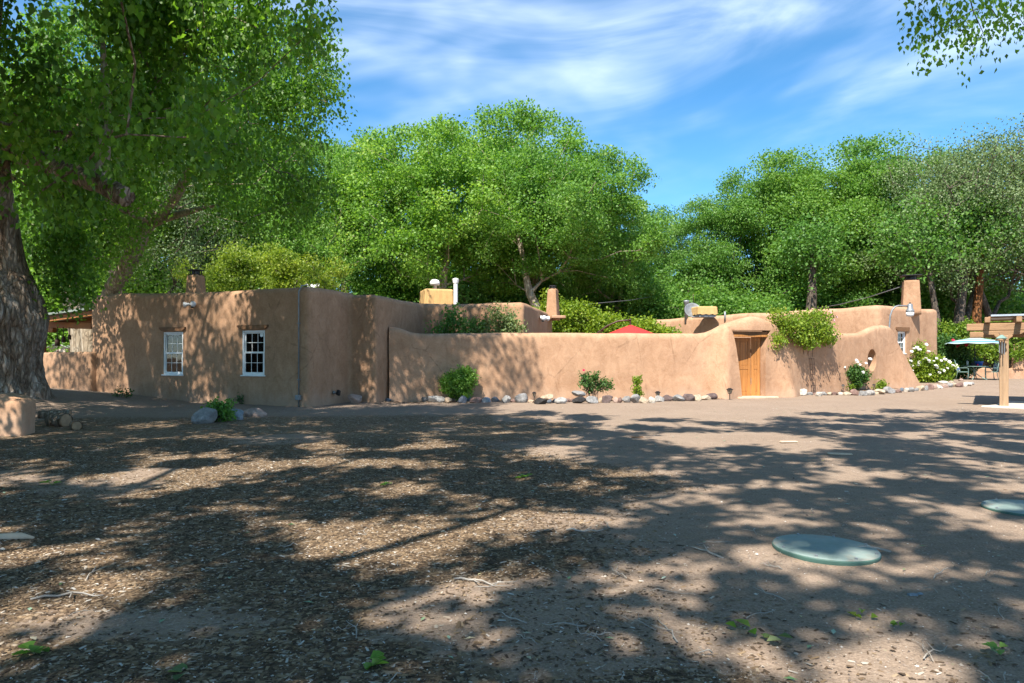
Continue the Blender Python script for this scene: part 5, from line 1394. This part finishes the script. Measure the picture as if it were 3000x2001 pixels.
# the big white rose bush at the building corner
g = GP(2722, 1122); f_ = Vector((g.x, g.y + .3, g.z)); s_ = f_.y / F
t, C = shrub('white_rose_bush', 'large white rose bush heavy with bloom at the building corner', 'bush', f_, [((-.55, 0, 1.0), (.6, .5, .6)), ((.1, 0, .75), (.7, .5, .55)), ((.7, 0, .6), (.5, .45, .45)), ((-.5, 0, .5), (.5, .4, .45)), ((.3, 0, .3), (.9, .4, .28)), ((-.4, 0, 1.5), (.4, .3, .3))], 270, 42, .085, .14, MAT['leaf_vine'], 16, 62)
bp_ = [(2663, 1030), (2678, 1019), (2690, 1024), (2705, 1010), (2711, 1030), (2706, 1050), (2665, 1068), (2671, 1071), (2690, 1027), (2733, 1071), (2737, 1075), (2760, 1053), (2748, 1056), (2771, 1060), (2782, 1070), (2752, 1082), (2764, 1068), (2740, 1050), (2700, 1053), (2716, 1096), (2756, 1085), (2664, 1058), (2720, 1062), (2688, 1070), (2690, 1062), (2742, 1091), (2770, 1078), (2667, 1085), (2730, 1058), (2712, 1056), (2673, 1022), (2785, 1073)]
rg4 = random.Random(4)
blooms(t, [((px - 2722) * s_, -.45 + rg4.uniform(-.12, .1), 1.4 - f_.z + (HOR - py) * s_) for px, py in bp_], .08, 'petal_white', 5)
# low green plants in the bed
for k, (px, py, w_) in enumerate(((2365, 1140, .35), (2395, 1139, .22), (2440, 1138, .5), (2580, 1142, .18), (2480, 1146, .25))):
    g = GP(px, py)
    shrub('bed_plant', 'low bright green plant in the stone edged bed', 'plant', g, [((0, 0, .14), (w_, .2, .17))], int(60 * w_ / .35), 26, .06, .07, MAT['leaf_vine'], 5, 70 + k, group='low plants in the stone edged bed')
g = GP(640, 1235); shrub('yard_plant', 'small leafy green plant growing between the yard boulders', 'plant', g, [((0, 0, .2), (.26, .2, .22)), ((.1, 0, .3), (.18, .15, .16))], 46, 26, .06, .07, MAT['leaf_elm'], 7, 80)
for k, (px, py) in enumerate(((310, 1152), (345, 1163), (372, 1166), (650, 1180), (700, 1184), (152, 1132))):
    g = GP(px, py); shrub('weed', 'thin weed at the foot of the shaded house wall', 'plant', g, [((0, 0, .13), (.14, .12, .15))], 14, 9, .05, .05, MAT['leaf_dark'], 4, 90 + k, group='weeds along the shaded wall', stem_r=.005)
# ivy on the old trunk
ivp = []
for k in range(46):
    z = rng.uniform(2.9, 5.0); ivp.append((tb[0] + 1.25 + rng.uniform(-.15, .5) - .03 * z, tb[1] + .5 + rng.uniform(-.3, .3), z))
ivp = np.array(ivp)
LV, LF, rn = leaf_cloud(ivp, (.28, .24, .3), 60, .11, rng, 1.0, .3, .42); iv = link('trunk_sprouts', fastmesh('trunk_sprouts', LV, LF, rn), MAT['leaf_near']); world_child(iv, oc)
# ================================================================== vine-covered stake fence by the patio
fz = 40.5
x0, x1 = (2745 - CXP) / F * fz, (3090 - CXP) / F * fz
fe = thing('stake_fence', 'rough vertical stake fence on a low adobe base behind the patio', 'fence', ((x0 + x1) / 2, fz, 0))
world_child(adobe([(x0 - .5, fz - .25), (x1, fz - .25), (x1, fz + .25), (x0 - .5, fz + .25)], -.2, lambda x, y: .78, .08, .1, .4, .02, 91).build('base_wall', MAT['stucco_gate'], None, 'auto'), fe)
pil = (2985 - CXP) / F * fz
world_child(adobe([(pil - .55, fz - .32), (pil + .1, fz - .32), (pil + .1, fz + .32), (pil - .55, fz + .32)], .7, lambda x, y: 2.1, .08, .1, .3, .02, 92).build('pier', MAT['stucco_gate'], None, 'auto'), fe)
x = x0
while x < x1:
    if not (pil - .5 < x < pil + .05):
        h = 2.15 + rg.uniform(-.15, .2); r_ = rg.uniform(.035, .055)
        world_child(MB().tube([(x, fz, .7), (x + rg.uniform(-.02, .02), fz, 1.5), (x + rg.uniform(-.04, .04), fz, h)], [r_, r_ * .95, r_ * .8], 6).build('stake', MAT['grey_bark'], None, True), fe)
    x += rg.uniform(.085, .12)
lob = []
for k in range(30):
    px = 2745 + 345 * k / 29; lob.append((((px - CXP) / F * fz - (x0 + x1) / 2, 0, 2.55 + .35 * math.sin(k * 1.3)), (.6, .45, .45)))
    lob.append((((px - CXP) / F * fz - (x0 + x1) / 2, -.25, 1.55 + .3 * math.sin(k * 2.1)), (.45, .25, .5)))
vt, C = shrub('fence_vine', 'leafy vine with woody stems draped over the stake fence', 'vine', ((x0 + x1) / 2, fz, .15), lob, 430, 44, .12, .17, MAT['leaf_vine'], 18, 95, inner=.4, stem_r=.03)
g = foot(2790, 38.6); s_ = g.y / F
t, C = shrub('red_rose_bush', 'tall dark leaved rose with red blooms beyond the white roses', 'bush', g, [((0, 0, 1.2), (.8, .5, .6)), ((-.4, 0, 1.8), (.6, .4, .6)), ((.3, 0, .6), (.8, .5, .5)), ((-.5, 0, .9), (.6, .5, .6)), ((.4, 0, 1.5), (.5, .4, .4)), ((1.0, .2, .8), (.4, .4, .4))], 230, 50, .095, .17, MAT['leaf_dark'], 10, 97)
blooms(t, [((px - 2790) * s_, -.55, 1.4 - g.z + (HOR - py) * s_) for px, py in ((2774, 998), (2785, 1016), (2789, 1013), (2811, 1012), (2814, 1010))], .085, 'petal_red')
# ================================================================== patio table, umbrella, chairs
tg = GP(2856, 1113); tg.z = gzf(tg.x, tg.y)
s_ = tg.y / F
pt_ = thing('patio_table', 'round glass topped patio table on scrolled green iron legs', 'table', tg)
MB().lathe([(.6, .70), (.62, .705), (.62, .725), (.6, .73)], 36).build('table_top', MAT['patio_iron'], pt_, 'auto')
for k in range(4):
    a = math.pi / 4 + k * math.pi / 2; c, s = math.cos(a), math.sin(a)
    MB().tube([(c * r_, s * r_, z) for r_, z in ((.55, .02), (.42, .08), (.22, .2), (.06, .34), (.05, .46), (.14, .58), (.34, .66), (.5, .69))], .02, 8).build('leg', MAT['patio_iron'], pt_, True)
def stripes():
    t = NT('striped_canopy_cloth'); sp = t.n.new('ShaderNodeSeparateXYZ'); t.l.new(t.tc.outputs['Object'], sp.inputs[0])
    c = t.ramp(t.math('MULTIPLY', t.math('SUBTRACT', sp.outputs[2], 1.9), 1 / .36), [(0, (.31, .4, .39)), (.12, (.31, .4, .39)), (.14, (.07, .17, .3)), (.22, (.07, .17, .3)), (.24, (.11, .27, .25)), (.34, (.11, .27, .25)), (.36, (.33, .41, .4)), (.52, (.33, .41, .4)), (.54, (.11, .26, .24)), (.62, (.11, .26, .24)), (.64, (.33, .41, .4)), (.78, (.33, .41, .4)), (.8, (.13, .28, .26)), (.9, (.13, .28, .26)), (.92, (.31, .4, .39)), (1, (.31, .4, .39))], 'CONSTANT')
    return t.done(t.princ(c, .85, t.bump(t.noise(t.map(), 60, 3), .2, .004)))
MAT['stripes'] = stripes()
pu = thing('patio_umbrella', 'teal and white striped patio umbrella over the glass table', 'umbrella', tg)
MB().tube([(0, 0, .02), (0, 0, 2.24)], .022, 10).build('pole', MAT['black_metal'], pu)
um = MB(); nseg = 8; zt = P(0, 990, tg.y).z - tg.z; ze = P(0, 1003, tg.y).z - tg.z; ru = 1.42
for j, (f, z) in enumerate(((0.16, 1.0), (.36, .84), (.6, .6), (.82, .3), (1.0, 0.0))):
    for k in range(nseg * 6):
        a = 2 * math.pi * k / (nseg * 6); sc_ = 1 - .06 * abs(math.sin(a * nseg / 2)); um.v.append((math.cos(a) * ru * f * sc_, math.sin(a) * ru * f * sc_, 1.92 + .27 * z - (.04 * abs(math.sin(a * nseg / 2)) if f == 1 else 0)))
n_ = nseg * 6
um.f = [(j * n_ + k, j * n_ + (k + 1) % n_, (j + 1) * n_ + (k + 1) % n_, (j + 1) * n_ + k) for j in range(4) for k in range(n_)]
um.build('canopy', MAT['stripes'], pu, True)
um = MB()
for j, (f, z) in enumerate(((.01, .16), (.12, .09), (.26, .0))):
    for k in range(n_): a = 2 * math.pi * k / n_; um.v.append((math.cos(a) * ru * f, math.sin(a) * ru * f, 2.17 + z * .5 - .03 * abs(math.sin(a * 4)) * (j == 2)))
um.f = [(j * n_ + k, j * n_ + (k + 1) % n_, (j + 1) * n_ + (k + 1) % n_, (j + 1) * n_ + k) for j in range(2) for k in range(n_)]
um.build('vent_cap', MAT['stripes'], pu, True)
for k in range(nseg): a = 2 * math.pi * k / nseg; MB().tube([(0, 0, 2.14), (math.cos(a) * ru * .97, math.sin(a) * ru * .97, 1.9)], .009, 5).build('rib', MAT['black_metal'], pu)
def floral():
    t = NT('floral_cushion'); v = t.map(); vo = t.voro(v, 9, 'F1', 'Color'); sp = t.n.new('ShaderNodeSeparateColor'); t.l.new(vo, sp.inputs[0])
    return t.done(t.princ(t.ramp(sp.outputs[0], [(0, (.6, .6, .55)), (.45, (.62, .63, .6)), (.5, (.05, .12, .42)), (.72, (.6, .45, .05)), (.8, (.3, .45, .4)), (1, (.65, .65, .6))], 'CONSTANT'), .85))
MAT['floral'] = floral()
def patio_chair(loc, rz, label, cush):
    t = thing('patio_chair', label, 'chair', Matrix.Translation(loc) @ Matrix.Rotation(rz, 4, 'Z'))
    MB().box((0, 0, .42), (.52, .5, .03), bev=.012).build('seat', MAT['patio_iron'], t)
    for sx in (-1, 1):
        MB().tube([(sx * .27, -.24, 0), (sx * .27, -.26, .3), (sx * .28, -.26, .6), (sx * .28, -.2, .64), (sx * .28, .2, .63), (sx * .26, .27, .62)], .013, 7).build('arm', MAT['patio_iron'], t, True)
        MB().tube([(sx * .25, .3, 0), (sx * .25, .22, .42), (sx * .25, .34, 1.02)], .013, 7).build('leg', MAT['patio_iron'], t, True)
    b = MB(); n = 11
    for i in range(n + 1): x = -.25 + .5 * i / n; b.tube([(x, .22, .44), (x, .34, 1.0)], .005, 4)
    for i in range(12): f = i / 11; b.tube([(-.25, .22 + .12 * f, .44 + .56 * f), (.25, .22 + .12 * f, .44 + .56 * f)], .005, 4)
    tag(b.build('mesh_back', MAT['patio_iron'], t), kind='stuff')
    MB().tube([(-.25, .34, 1.0), (0, .37, 1.06), (.25, .34, 1.0)], .013, 7).build('back_rail', MAT['patio_iron'], t, True)
    if cush:
        c = adobe([(-.22, -.07), (.22, -.07), (.22, .07), (-.22, .07)], 0, lambda x, y: .42, .06, .07, .08, .015, 5).build('cushion', MAT['floral'], t, True, Matrix.Translation((0, .17, .45)) @ Matrix.Rotation(R(-20), 4, 'X'))
patio_chair(tg + Vector((-.75, -.15, 0)), R(60), 'green iron patio chair with blue floral cushion by the red rose', True)
patio_chair(tg + Vector((.75, -.2, 0)), R(-125), 'green iron patio chair turned towards the table', False)
patio_chair(tg + Vector((1.15, .25, 0)), R(-80), 'green iron patio chair with floral cushion behind the pergola post', True)
p_ = thing('plant_pot', 'blue glazed plant pot standing on the patio table', 'pot', tg + Vector((.2, 0, .73)))
MB().lathe([(.12, 0), (.17, .02), (.21, .2), (.22, .24), (.19, .24), (.18, .18)], 24).build('bowl', MAT['blue_glaze'], p_, True)
rng5 = np.random.default_rng(4); LV, LF, rn = leaf_cloud(np.array([(rng5.uniform(-.12, .12), rng5.uniform(-.12, .12), .3) for _ in range(16)]), .05, 26, .06, rng5)
tag(link('foliage', fastmesh('foliage', LV, LF, rn), MAT['leaf_elm'], p_), kind='stuff')
hb_ = thing('sun_hat', 'black sun hat lying on the patio table', 'hat', tg + Vector((-.16, -.1, .73)))
MB().lathe([(.2, .02), (.19, .03), (.12, .05), (.11, .14), (.07, .18), (.01, .19)], 24).build('hat_body', MAT['soot'], hb_, True)
MB().lathe([(.035, 0), (.035, .1), (.033, .105)], 14, tg + Vector((-.08, -.35, .73))).build('red_can', MAT['petal_red'])
tag(bpy.data.objects['red_can'], 'small red can on the patio table beside the black hat', 'can')
tag(MB().lathe([(.05, 0), (.05, .2), (.045, .25), (.02, .28)], 14, tg + Vector((-.45, -.1, .73))).build('glass_jar', MAT['green_plastic'], None, True), 'tall greenish jar at the edge of the patio table', 'jar')
# ================================================================== red cantilever umbrella in the courtyard
rz_ = 29.0; q = P(1848, 952, rz_)
ru_ = thing('cantilever_umbrella', 'red cantilever umbrella with curved bronze arm rising over the garden wall', 'umbrella', (q.x, q.y, 0))
m = MB(); nseg = 8; n_ = 48; ru = 1.45
for j, (f, dz) in enumerate(((.02, 0), (.33, .16), (.66, .35), (1.0, .58))):
    for k in range(n_): a = 2 * math.pi * (k + 1.5) / n_; sc_ = 1 - .07 * abs(math.sin(a * 4)); m.v.append((math.cos(a) * ru * f * sc_, math.sin(a) * ru * f * sc_, q.z - dz))
m.f = [(j * n_ + k, j * n_ + (k + 1) % n_, (j + 1) * n_ + (k + 1) % n_, (j + 1) * n_ + k) for j in range(3) for k in range(n_)]
m.build('canopy', MAT['red_cloth'], ru_, True)
for k in range(8): a = 2 * math.pi * k / 8; MB().tube([(0, 0, q.z - .03), (math.cos(a) * ru, math.sin(a) * ru, q.z - .59)], .012, 5).build('rib', MAT['bronze'], ru_)
ap = [P(px, py, rz_ + (1848 - px) * .002) - Vector((q.x, q.y, 0)) for px, py in ((1730, 1010), (1752, 974), (1780, 954), (1810, 941), (1838, 938), (1846, 939))]
base_p = Vector((ap[0].x - .25, ap[0].y, .0))
MB().tube([base_p, base_p.lerp(ap[0], .6) + Vector((-.1, 0, 0)), *ap], [.04, .04, .038, .035, .035, .035, .035, .03], 10).build('arm', MAT['bronze'], ru_, True)
MB().tube([ap[-1], (0, 0, q.z - .05)], .03, 8).build('hanger', MAT['bronze'], ru_)
MB().lathe([(.05, 0), (.06, .03), (.03, .07), (.0, .08)], 12, ap[-1]).build('finial', MAT['bronze'], ru_, True)
MB().tube([ap[1] + Vector((.05, 0, -.15)), ap[1] + Vector((.28, 0, .25))], .025, 8).build('crank_brace', MAT['bronze'], ru_)
MB().box((base_p.x, base_p.y, .04), (.8, .8, .08), bev=.02).build('base', MAT['bronze'], ru_)
# ================================================================== security lamp
lg = GP(2607, 1131); lz = lg.y; s_ = lz / F
ll = thing('yard_lamp', 'galvanised gooseneck yard lamp in front of the wall buttress', 'lamp', lg)
def lp(px, py): return ((px - 2607) * s_, 0, CH - lg.z + (HOR - py) * s_)
MB().tube([(0, 0, -.1), lp(2607, 1094)], .045, 10).build('lower_pole', MAT['rust'], ll)
MB().tube([lp(2607, 1095), lp(2606, 1010), lp(2605.5, 955), lp(2608, 925), lp(2614, 908), lp(2622, 899), lp(2632, 895.5), lp(2660, 896.5)], .033, 10).build('gooseneck', MAT['galv'], ll, True)
hx, _, hz_ = lp(2666, 900)
hd = MB().lathe([(.09, .08), (.1, .1), (.1, .13), (.09, .15), (.075, .16), (.11, .0), (.11, -.1), (.15, -.17), (.165, -.24), (.165, -.26)][:0] or [(.165, -.2), (.16, -.13), (.11, -.06), (.1, .1), (.085, .14), (.02, .15)], 20, (hx, 0, hz_)).build('lamp_head', MAT['galv'], ll, True)
MB().lathe([(.03, .14), (.03, .2)], 10, (hx, 0, hz_)).build('photocell', MAT['black_metal'], hd)
MB().lathe([(.16, -.2), (.15, -.32), (.13, -.38), (.01, -.4)], 20, (hx, 0, hz_)).build('lens', MAT['bulb'], hd, True)
tag(MB().tube([Vector(lp(2604, 1082)) + lg, Vector(lp(2590, 1089)) + lg + Vector((0, -.05, 0)), Vector(lp(2570, 1086)) + lg + Vector((-.05, -.2, 0)), Vector(lp(2555, 1074)) + lg + Vector((-.1, -.6, 0))], .008, 5).build('power_cord', MAT['black_metal'], None, True), 'thin dark cord drooping from the yard lamp to the oval opening', 'cord')
# ================================================================== solar path lanterns
def lantern(px, py, hpx, label):
    g = GP(px, py); h = .36
    t = thing('path_lantern', label, 'lantern', Matrix.Translation(g) @ Matrix.Rotation(rg.uniform(0, 1.5), 4, 'Z') @ Matrix.Scale(hpx / F * g.y / h, 4))
    MB().tube([(0, 0, -.05), (0, 0, .2)], .014, 8).build('stake', MAT['black_metal'], t)
    MB().lathe([(.045, .2), (.075, .31)], 4, cap=False).build('lens', MAT['lamp_glass'], t)
    for k in range(4): a = math.pi / 2 * k; MB().tube([(math.cos(a) * .047, math.sin(a) * .047, .2), (math.cos(a) * .078, math.sin(a) * .078, .31)], .006, 5).build('frame_bar', MAT['black_metal'], t)
    MB().lathe([(.05, .185), (.052, .205)], 4).build('collar', MAT['black_metal'], t)
    MB().lathe([(.11, .31), (.1, .325), (.05, .35), (.045, .362)], 4).build('solar_cap', MAT['black_metal'], t)
for px, py, hp, lab in ((1565, 1174, 26, 'path lantern behind the black lava border stone'), (1927, 1176, 30, 'path lantern behind the whitish border stones'), (2138, 1171, 34, 'path lantern at the left foot of the gateway'), (2315, 1163, 30, 'path lantern at the right foot of the gateway'), (2470, 1150, 24, 'path lantern left of the oval opening rose'), (2560, 1143, 18, 'path lantern below the oval wall opening'), (2678, 1132, 18, 'path lantern at the tip of the sloping buttress')):
    lantern(px, py, hp, lab)
# wire trellis
dd = dW; tp = wall_pt(Vector((12.3, 27.25, 0)), dd, 2360); M = frame((tp.x + .15, tp.y - .36, gzf(tp.x, tp.y)), dd)
t = thing('wire_trellis', 'narrow rusty wire trellis leaning on the wall under the rose', 'trellis', M)
for x in (-.13, 0, .13): MB().tube([(x, 0, -.02), (x * .9, .08, 1.3)], .007, 5).build('upright', MAT['rust'], t)
for k in range(7): MB().tube([(-.14, .012 * k + .005, .12 + .19 * k), (.14, .012 * k + .005, .12 + .19 * k)], .006, 5).build('rung', MAT['rust'], t)
# ================================================================== pergola
pg = GP(2941, 1194); pr = thing('pergola', 'weathered timber pergola with tin roof beside the patio', 'pergola', frame(pg, (.83, -.55)))
s_ = pg.y / F
def pp_(px, py, y=0):
    k = (px - CXP) / F; u = (k * pg.y - pg.x) / (.8336 + k * .5524)
    return Vector((u, y, CH - pg.z + (HOR - py) * s_))
rgp = np.random.default_rng(6)
post = adobe([(-.105, -.1), (.105, -.1), (.11, .1), (-.1, .1)], -.05, lambda x, y: pp_(0, 983).z, .03, .02, .12, .009, 31)
post.build('post', MAT['post_wood'], pr, 'auto')
bz0, bz1 = pp_(0, 968).z, pp_(0, 947).z; bl = pp_(2832, 0).x; br = 5.6
MB().box(((bl + br) / 2, 0, (bz0 + bz1) / 2), (br - bl, .2, bz1 - bz0), bev=.015).build('beam', MAT['beam_wood'], pr)
cz0, cz1 = pp_(0, 986).z, bz0 - .004; xl, xr = pp_(2880, 0).x, pp_(2998, 0).x
MB().prism([(xl, cz1), (xr, cz1), (xr + .02, cz1 - .05), (xr - .06, cz1 - .1), (xr - .25, cz1 - .11), (.2, cz0 + .01), (.12, cz0 - .06), (-.12, cz0 - .06), (-.2, cz0 + .01), (xl + .25, cz1 - .11), (xl + .08, cz1 - .1), (xl, cz1 - .05)], -.09, .09).build('corbel', MAT['beam_wood'], pr)
MB().box((br - .6, 0, bz0 / 2), (.2, .2, bz0), bev=.02).build('post', MAT['post_wood'], pr)
for x in (1.9, br - .6): MB().box((x, 4.4, (bz0 - .1) / 2), (.2, .2, bz0 - .1), bev=.02).build('post', MAT['post_wood'], pr)
MB().box(((bl + br) / 2, 4.4, (bz0 + bz1) / 2 - .1), (br - bl, .2, bz1 - bz0), bev=.015).build('beam', MAT['beam_wood'], pr)
k = 0; x = pp_(2893, 0).x
while x < br:
    MB().box((x, 2.1, bz1 + .082), (.13, 5.2, .15), bev=.012).build('rafter', MAT['beam_wood'], pr); x += pp_(2984, 0).x - pp_(2893, 0).x; k += 1
for k in range(3): MB().box(((pp_(2896, 0).x + br) / 2, .15 + k * 2.1, bz1 + .18), (br - pp_(2896, 0).x, .09, .04)).build('batten', MAT['beam_wood'], pr)
m = MB(); nn = 90; xa = pp_(2903, 0).x
for i in range(nn + 1):
    xx = xa + (br - xa) * i / nn; z = .02 * math.sin(i * 1.4)
    m.v += [(xx, -.12, bz1 + .215 + z), (xx, 4.7, bz1 + .27 + z)]
m.f = [(2 * i, 2 * i + 2, 2 * i + 3, 2 * i + 1) for i in range(nn)]
m.build('tin_roof', MAT['metal_roof'], pr, True, fix=False)
MB().box(((xa + br) / 2, -.15, bz1 + .213), (br - xa, .02, .05)).build('fascia', MAT['metal_roof'], pr)
sl_ = adobe([(-.55, -.35), (3.2, -.45), (3.2, 3.0), (.1, 2.6), (-.2, .4)], -.1, lambda x, y: .055, .1, .03, .3, .008, 33)
tag(sl_.build('concrete_slab', MAT['concrete'], None, 'auto', frame(pg, (.83, -.55))), 'pale concrete slab under the pergola post', 'slab')
wc = P(2935, 1020, pg.y - .22)
t = thing('wind_chime', 'wooden topped wind chime with metal tubes hanging on the pergola post', 'wind chime', wc)
MB().lathe([(.14, .24), (.16, .27), (.03, .36)], 4).build('wooden_roof', MAT['patio_iron'], t)
MB().box((0, 0, .225), (.24, .2, .05), bev=.01).build('top_board', MAT['beam_wood'], t)
for k in range(6): a = k * math.pi / 3; MB().tube([(math.cos(a) * .065, math.sin(a) * .065, .2), (math.cos(a) * .065, math.sin(a) * .065, -.05 - .05 * k / 2)], .011, 8).build('chime_tube', MAT['galv'], t)
MB().tube([(0, .02, .3), (0, .12, .42)], .006, 5).build('hanger', MAT['black_metal'], t)
# ================================================================== porch on the left, bells, tiny shed
po = thing('porch', 'timber porch roof between the old trunk and the house', 'porch', (-15, 25, 0))
dP = -dF
def porch_pt(px, py, Z): return P(px, py, Z)
a0, a1 = P(268, 906, 24.2), P(60, 942, 25.2)
ux = (a1 - a0); 
def plank(name, p0, p1, h, d, mat, off=(0, 0, 0)):
    p0, p1 = Vector(p0) + Vector(off), Vector(p1) + Vector(off); dv = p1 - p0; rot = dv.to_track_quat('X', 'Z').to_matrix()
    o = MB().box((0, 0, 0), (dv.length, d, h), bev=.01).build(name, MAT[mat], None, M=Matrix.Translation((p0 + p1) / 2) @ rot.to_4x4()); return world_child(o, po)
bk = Vector((.354, .934, 0)) * 1
plank('fascia', P(272, 918, 24.2), P(60, 946, 25.2), .17, .05, 'porch_wood')
for k in range(4): plank('rafter', P(272, 921, 24.2), P(60, 949, 25.2), .15, .09, 'porch_wood', bk * (.9 * (k + 1)))
pl = P(272, 907, 24.2); pr_ = P(60, 935, 25.2)
m = MB(); m.add([pl + Vector((0, -.15, 0)), pr_ + Vector((0, -.15, 0)), pr_ + bk * 4.6, pl + bk * 4.6, pl + Vector((0, -.15, .07)), pr_ + Vector((0, -.15, .07)), pr_ + bk * 4.6 + Vector((0, 0, .07)), pl + bk * 4.6 + Vector((0, 0, .07))], [(0, 1, 2, 3), (4, 7, 6, 5), (0, 4, 5, 1), (1, 5, 6, 2), (2, 6, 7, 3), (3, 7, 4, 0)])
world_child(m.build('roof_deck', MAT['roof_felt']), po)
plank('beam', P(275, 955, 24.9), P(110, 951, 26.2), .22, .2, 'porch_wood'); plank('corbel', P(160, 967, 25.7), P(105, 967, 26.1), .16, .16, 'porch_wood')
plank('post', P(122, 950, 26.1), P(122, 1100, 26.1), .22, .22, 'porch_wood')
for px, py, s, lab in ((168, 1003, 1.0, 'largest rusty bell hanging from the porch beam'), (186, 995, .82, 'middle sized rusty bell hanging from the porch beam'), (203.5, 988, .66, 'smallest rusty bell hanging from the porch beam')):
    q = P(px, py, 25.3); zb = P(px, 958, 25.3).z
    t = thing('porch_bell', lab, 'bell', q)
    MB().lathe([(.085 * s, -.13 * s), (.08 * s, .08 * s), (.06 * s, .12 * s), (.02 * s, .15 * s), (.02 * s, .19 * s)], 16).build('bell_body', MAT['rust'], t, True)
    MB().tube([(0, 0, .15 * s), (0, 0, zb - q.z)], .012, 6).build('cord', MAT['rust'], t)
q = P(170, 1045, 46); t = thing('garden_shed', 'tiny pale gabled shed seen beneath the porch bells', 'shed', (q.x, q.y, 0))
z1, z2 = P(0, 1020, 46).z, P(0, 1013, 46).z; w_ = 66 / F * 46
MB().box((0, 1.5, z1 / 2), (w_ * .92, 3, z1), bev=.01).build('wall', MAT['shed_wall'], t)
MB().prism([(-w_ / 2, z1), (0, z2 + .15), (w_ / 2, z1), (w_ / 2, z1 + .05), (0, z2 + .21), (-w_ / 2, z1 + .05)], -.15, 3.2).build('roof', MAT['white_paint'], t)
for x in (-.42, 0, .42): MB().box((x * w_, -.02, z1 / 2), (.07, .03, z1)).build('trim', MAT['shed_trim'], t)
MB().prism([(-w_ / 2 + .1, z1), (w_ / 2 - .1, z1), (0, z2 + .1)], -.03, -.008).build('gable', MAT['shed_wall'], t)
# ================================================================== logs beside the low stucco wall
def log(px, py, L, r, az, label, split=False, el=0.0):
    g = GP(px, py); d = Vector((math.cos(az), math.sin(az), el))
    t = thing('log', label, 'log', Matrix.Translation((g.x, g.y, g.z + r * .75)) @ d.to_track_quat('X', 'Z').to_matrix().to_4x4())
    n = 18; body = MB().tube([(-L / 2, 0, 0), (-L / 6, 0, .01), (L / 6, 0, .005), (L / 2, 0, 0)], [r, r * 1.03, r * .98, r], n, cap=False, jit=.06, rng=rg); body.build('bark', MAT['old_bark'], t, True)
    for sx in (-1, 1): MB().lathe([(r * .97, -.004), (.7 * r, .004), (.01, .006)], n).build('cut_end', MAT['post_wood'], t, True, Matrix.Translation((sx * L / 2, 0, 0)) @ Matrix.Rotation(R(90) * sx, 4, 'Y'))
log(172, 1248, .4, .15, -.35, 'short cut log with pale sawn end beside the low stucco wall')
log(222, 1258, .22, .1, -.9, 'small dark log chunk in front of the short cut log')
log(160, 1226, .6, .1, .25, 'dark weathered log lying behind the short cut log')
# long pale split log piece at the mulch edge
tag(MB().tube([(-.16, -.03, .01), (-.08, 0, .02), (.08, .02, .022), (.17, .03, .008)], [.012, .028, .03, .01], 8).build('wood_slab', MAT['pale_plank'], None, True, Matrix.Translation(GP(25, 1582))), 'pale curved slab of wood lying on the mulch', 'wood')
for px, py, L, az, lab in ((2310, 1296, .28, .1, 'pale flat wood scrap on the shaded open dirt'), (2460, 1332, .32, -.25, 'thin pale board offcut on the shaded open dirt'), (1868, 1283, .2, .05, 'dark short board offcut on the dirt')):
    g = GP(px, py); tag(MB().box((0, 0, .012), (L, .09, .02), bev=.005).build('board_offcut', MAT['lintel' if 'dark' in lab else 'pale_plank'], None, False, Matrix.Translation(g) @ Matrix.Rotation(az, 4, 'Z')), lab, 'board')
# overhead cable to the tall chimney
a, b = P(2646, 838, 33), P(2380, 905, 39.5)
tag(MB().tube([a, a.lerp(b, .33) - Vector((0, 0, .12)), a.lerp(b, .66) - Vector((0, 0, .13)), b], .02, 6).build('overhead_cable', MAT['cable'], None, True), 'grey cable running from the tall chimney down over the roof', 'cable')
a, b = P(1700, 893, 36), P(1950, 862, 52)
tag(MB().tube([a, a.lerp(b, .5) - Vector((0, 0, .1)), b], .02, 6).build('overhead_cable', MAT['cable'], None, True), 'grey cable crossing the shade above the vine mound', 'cable')
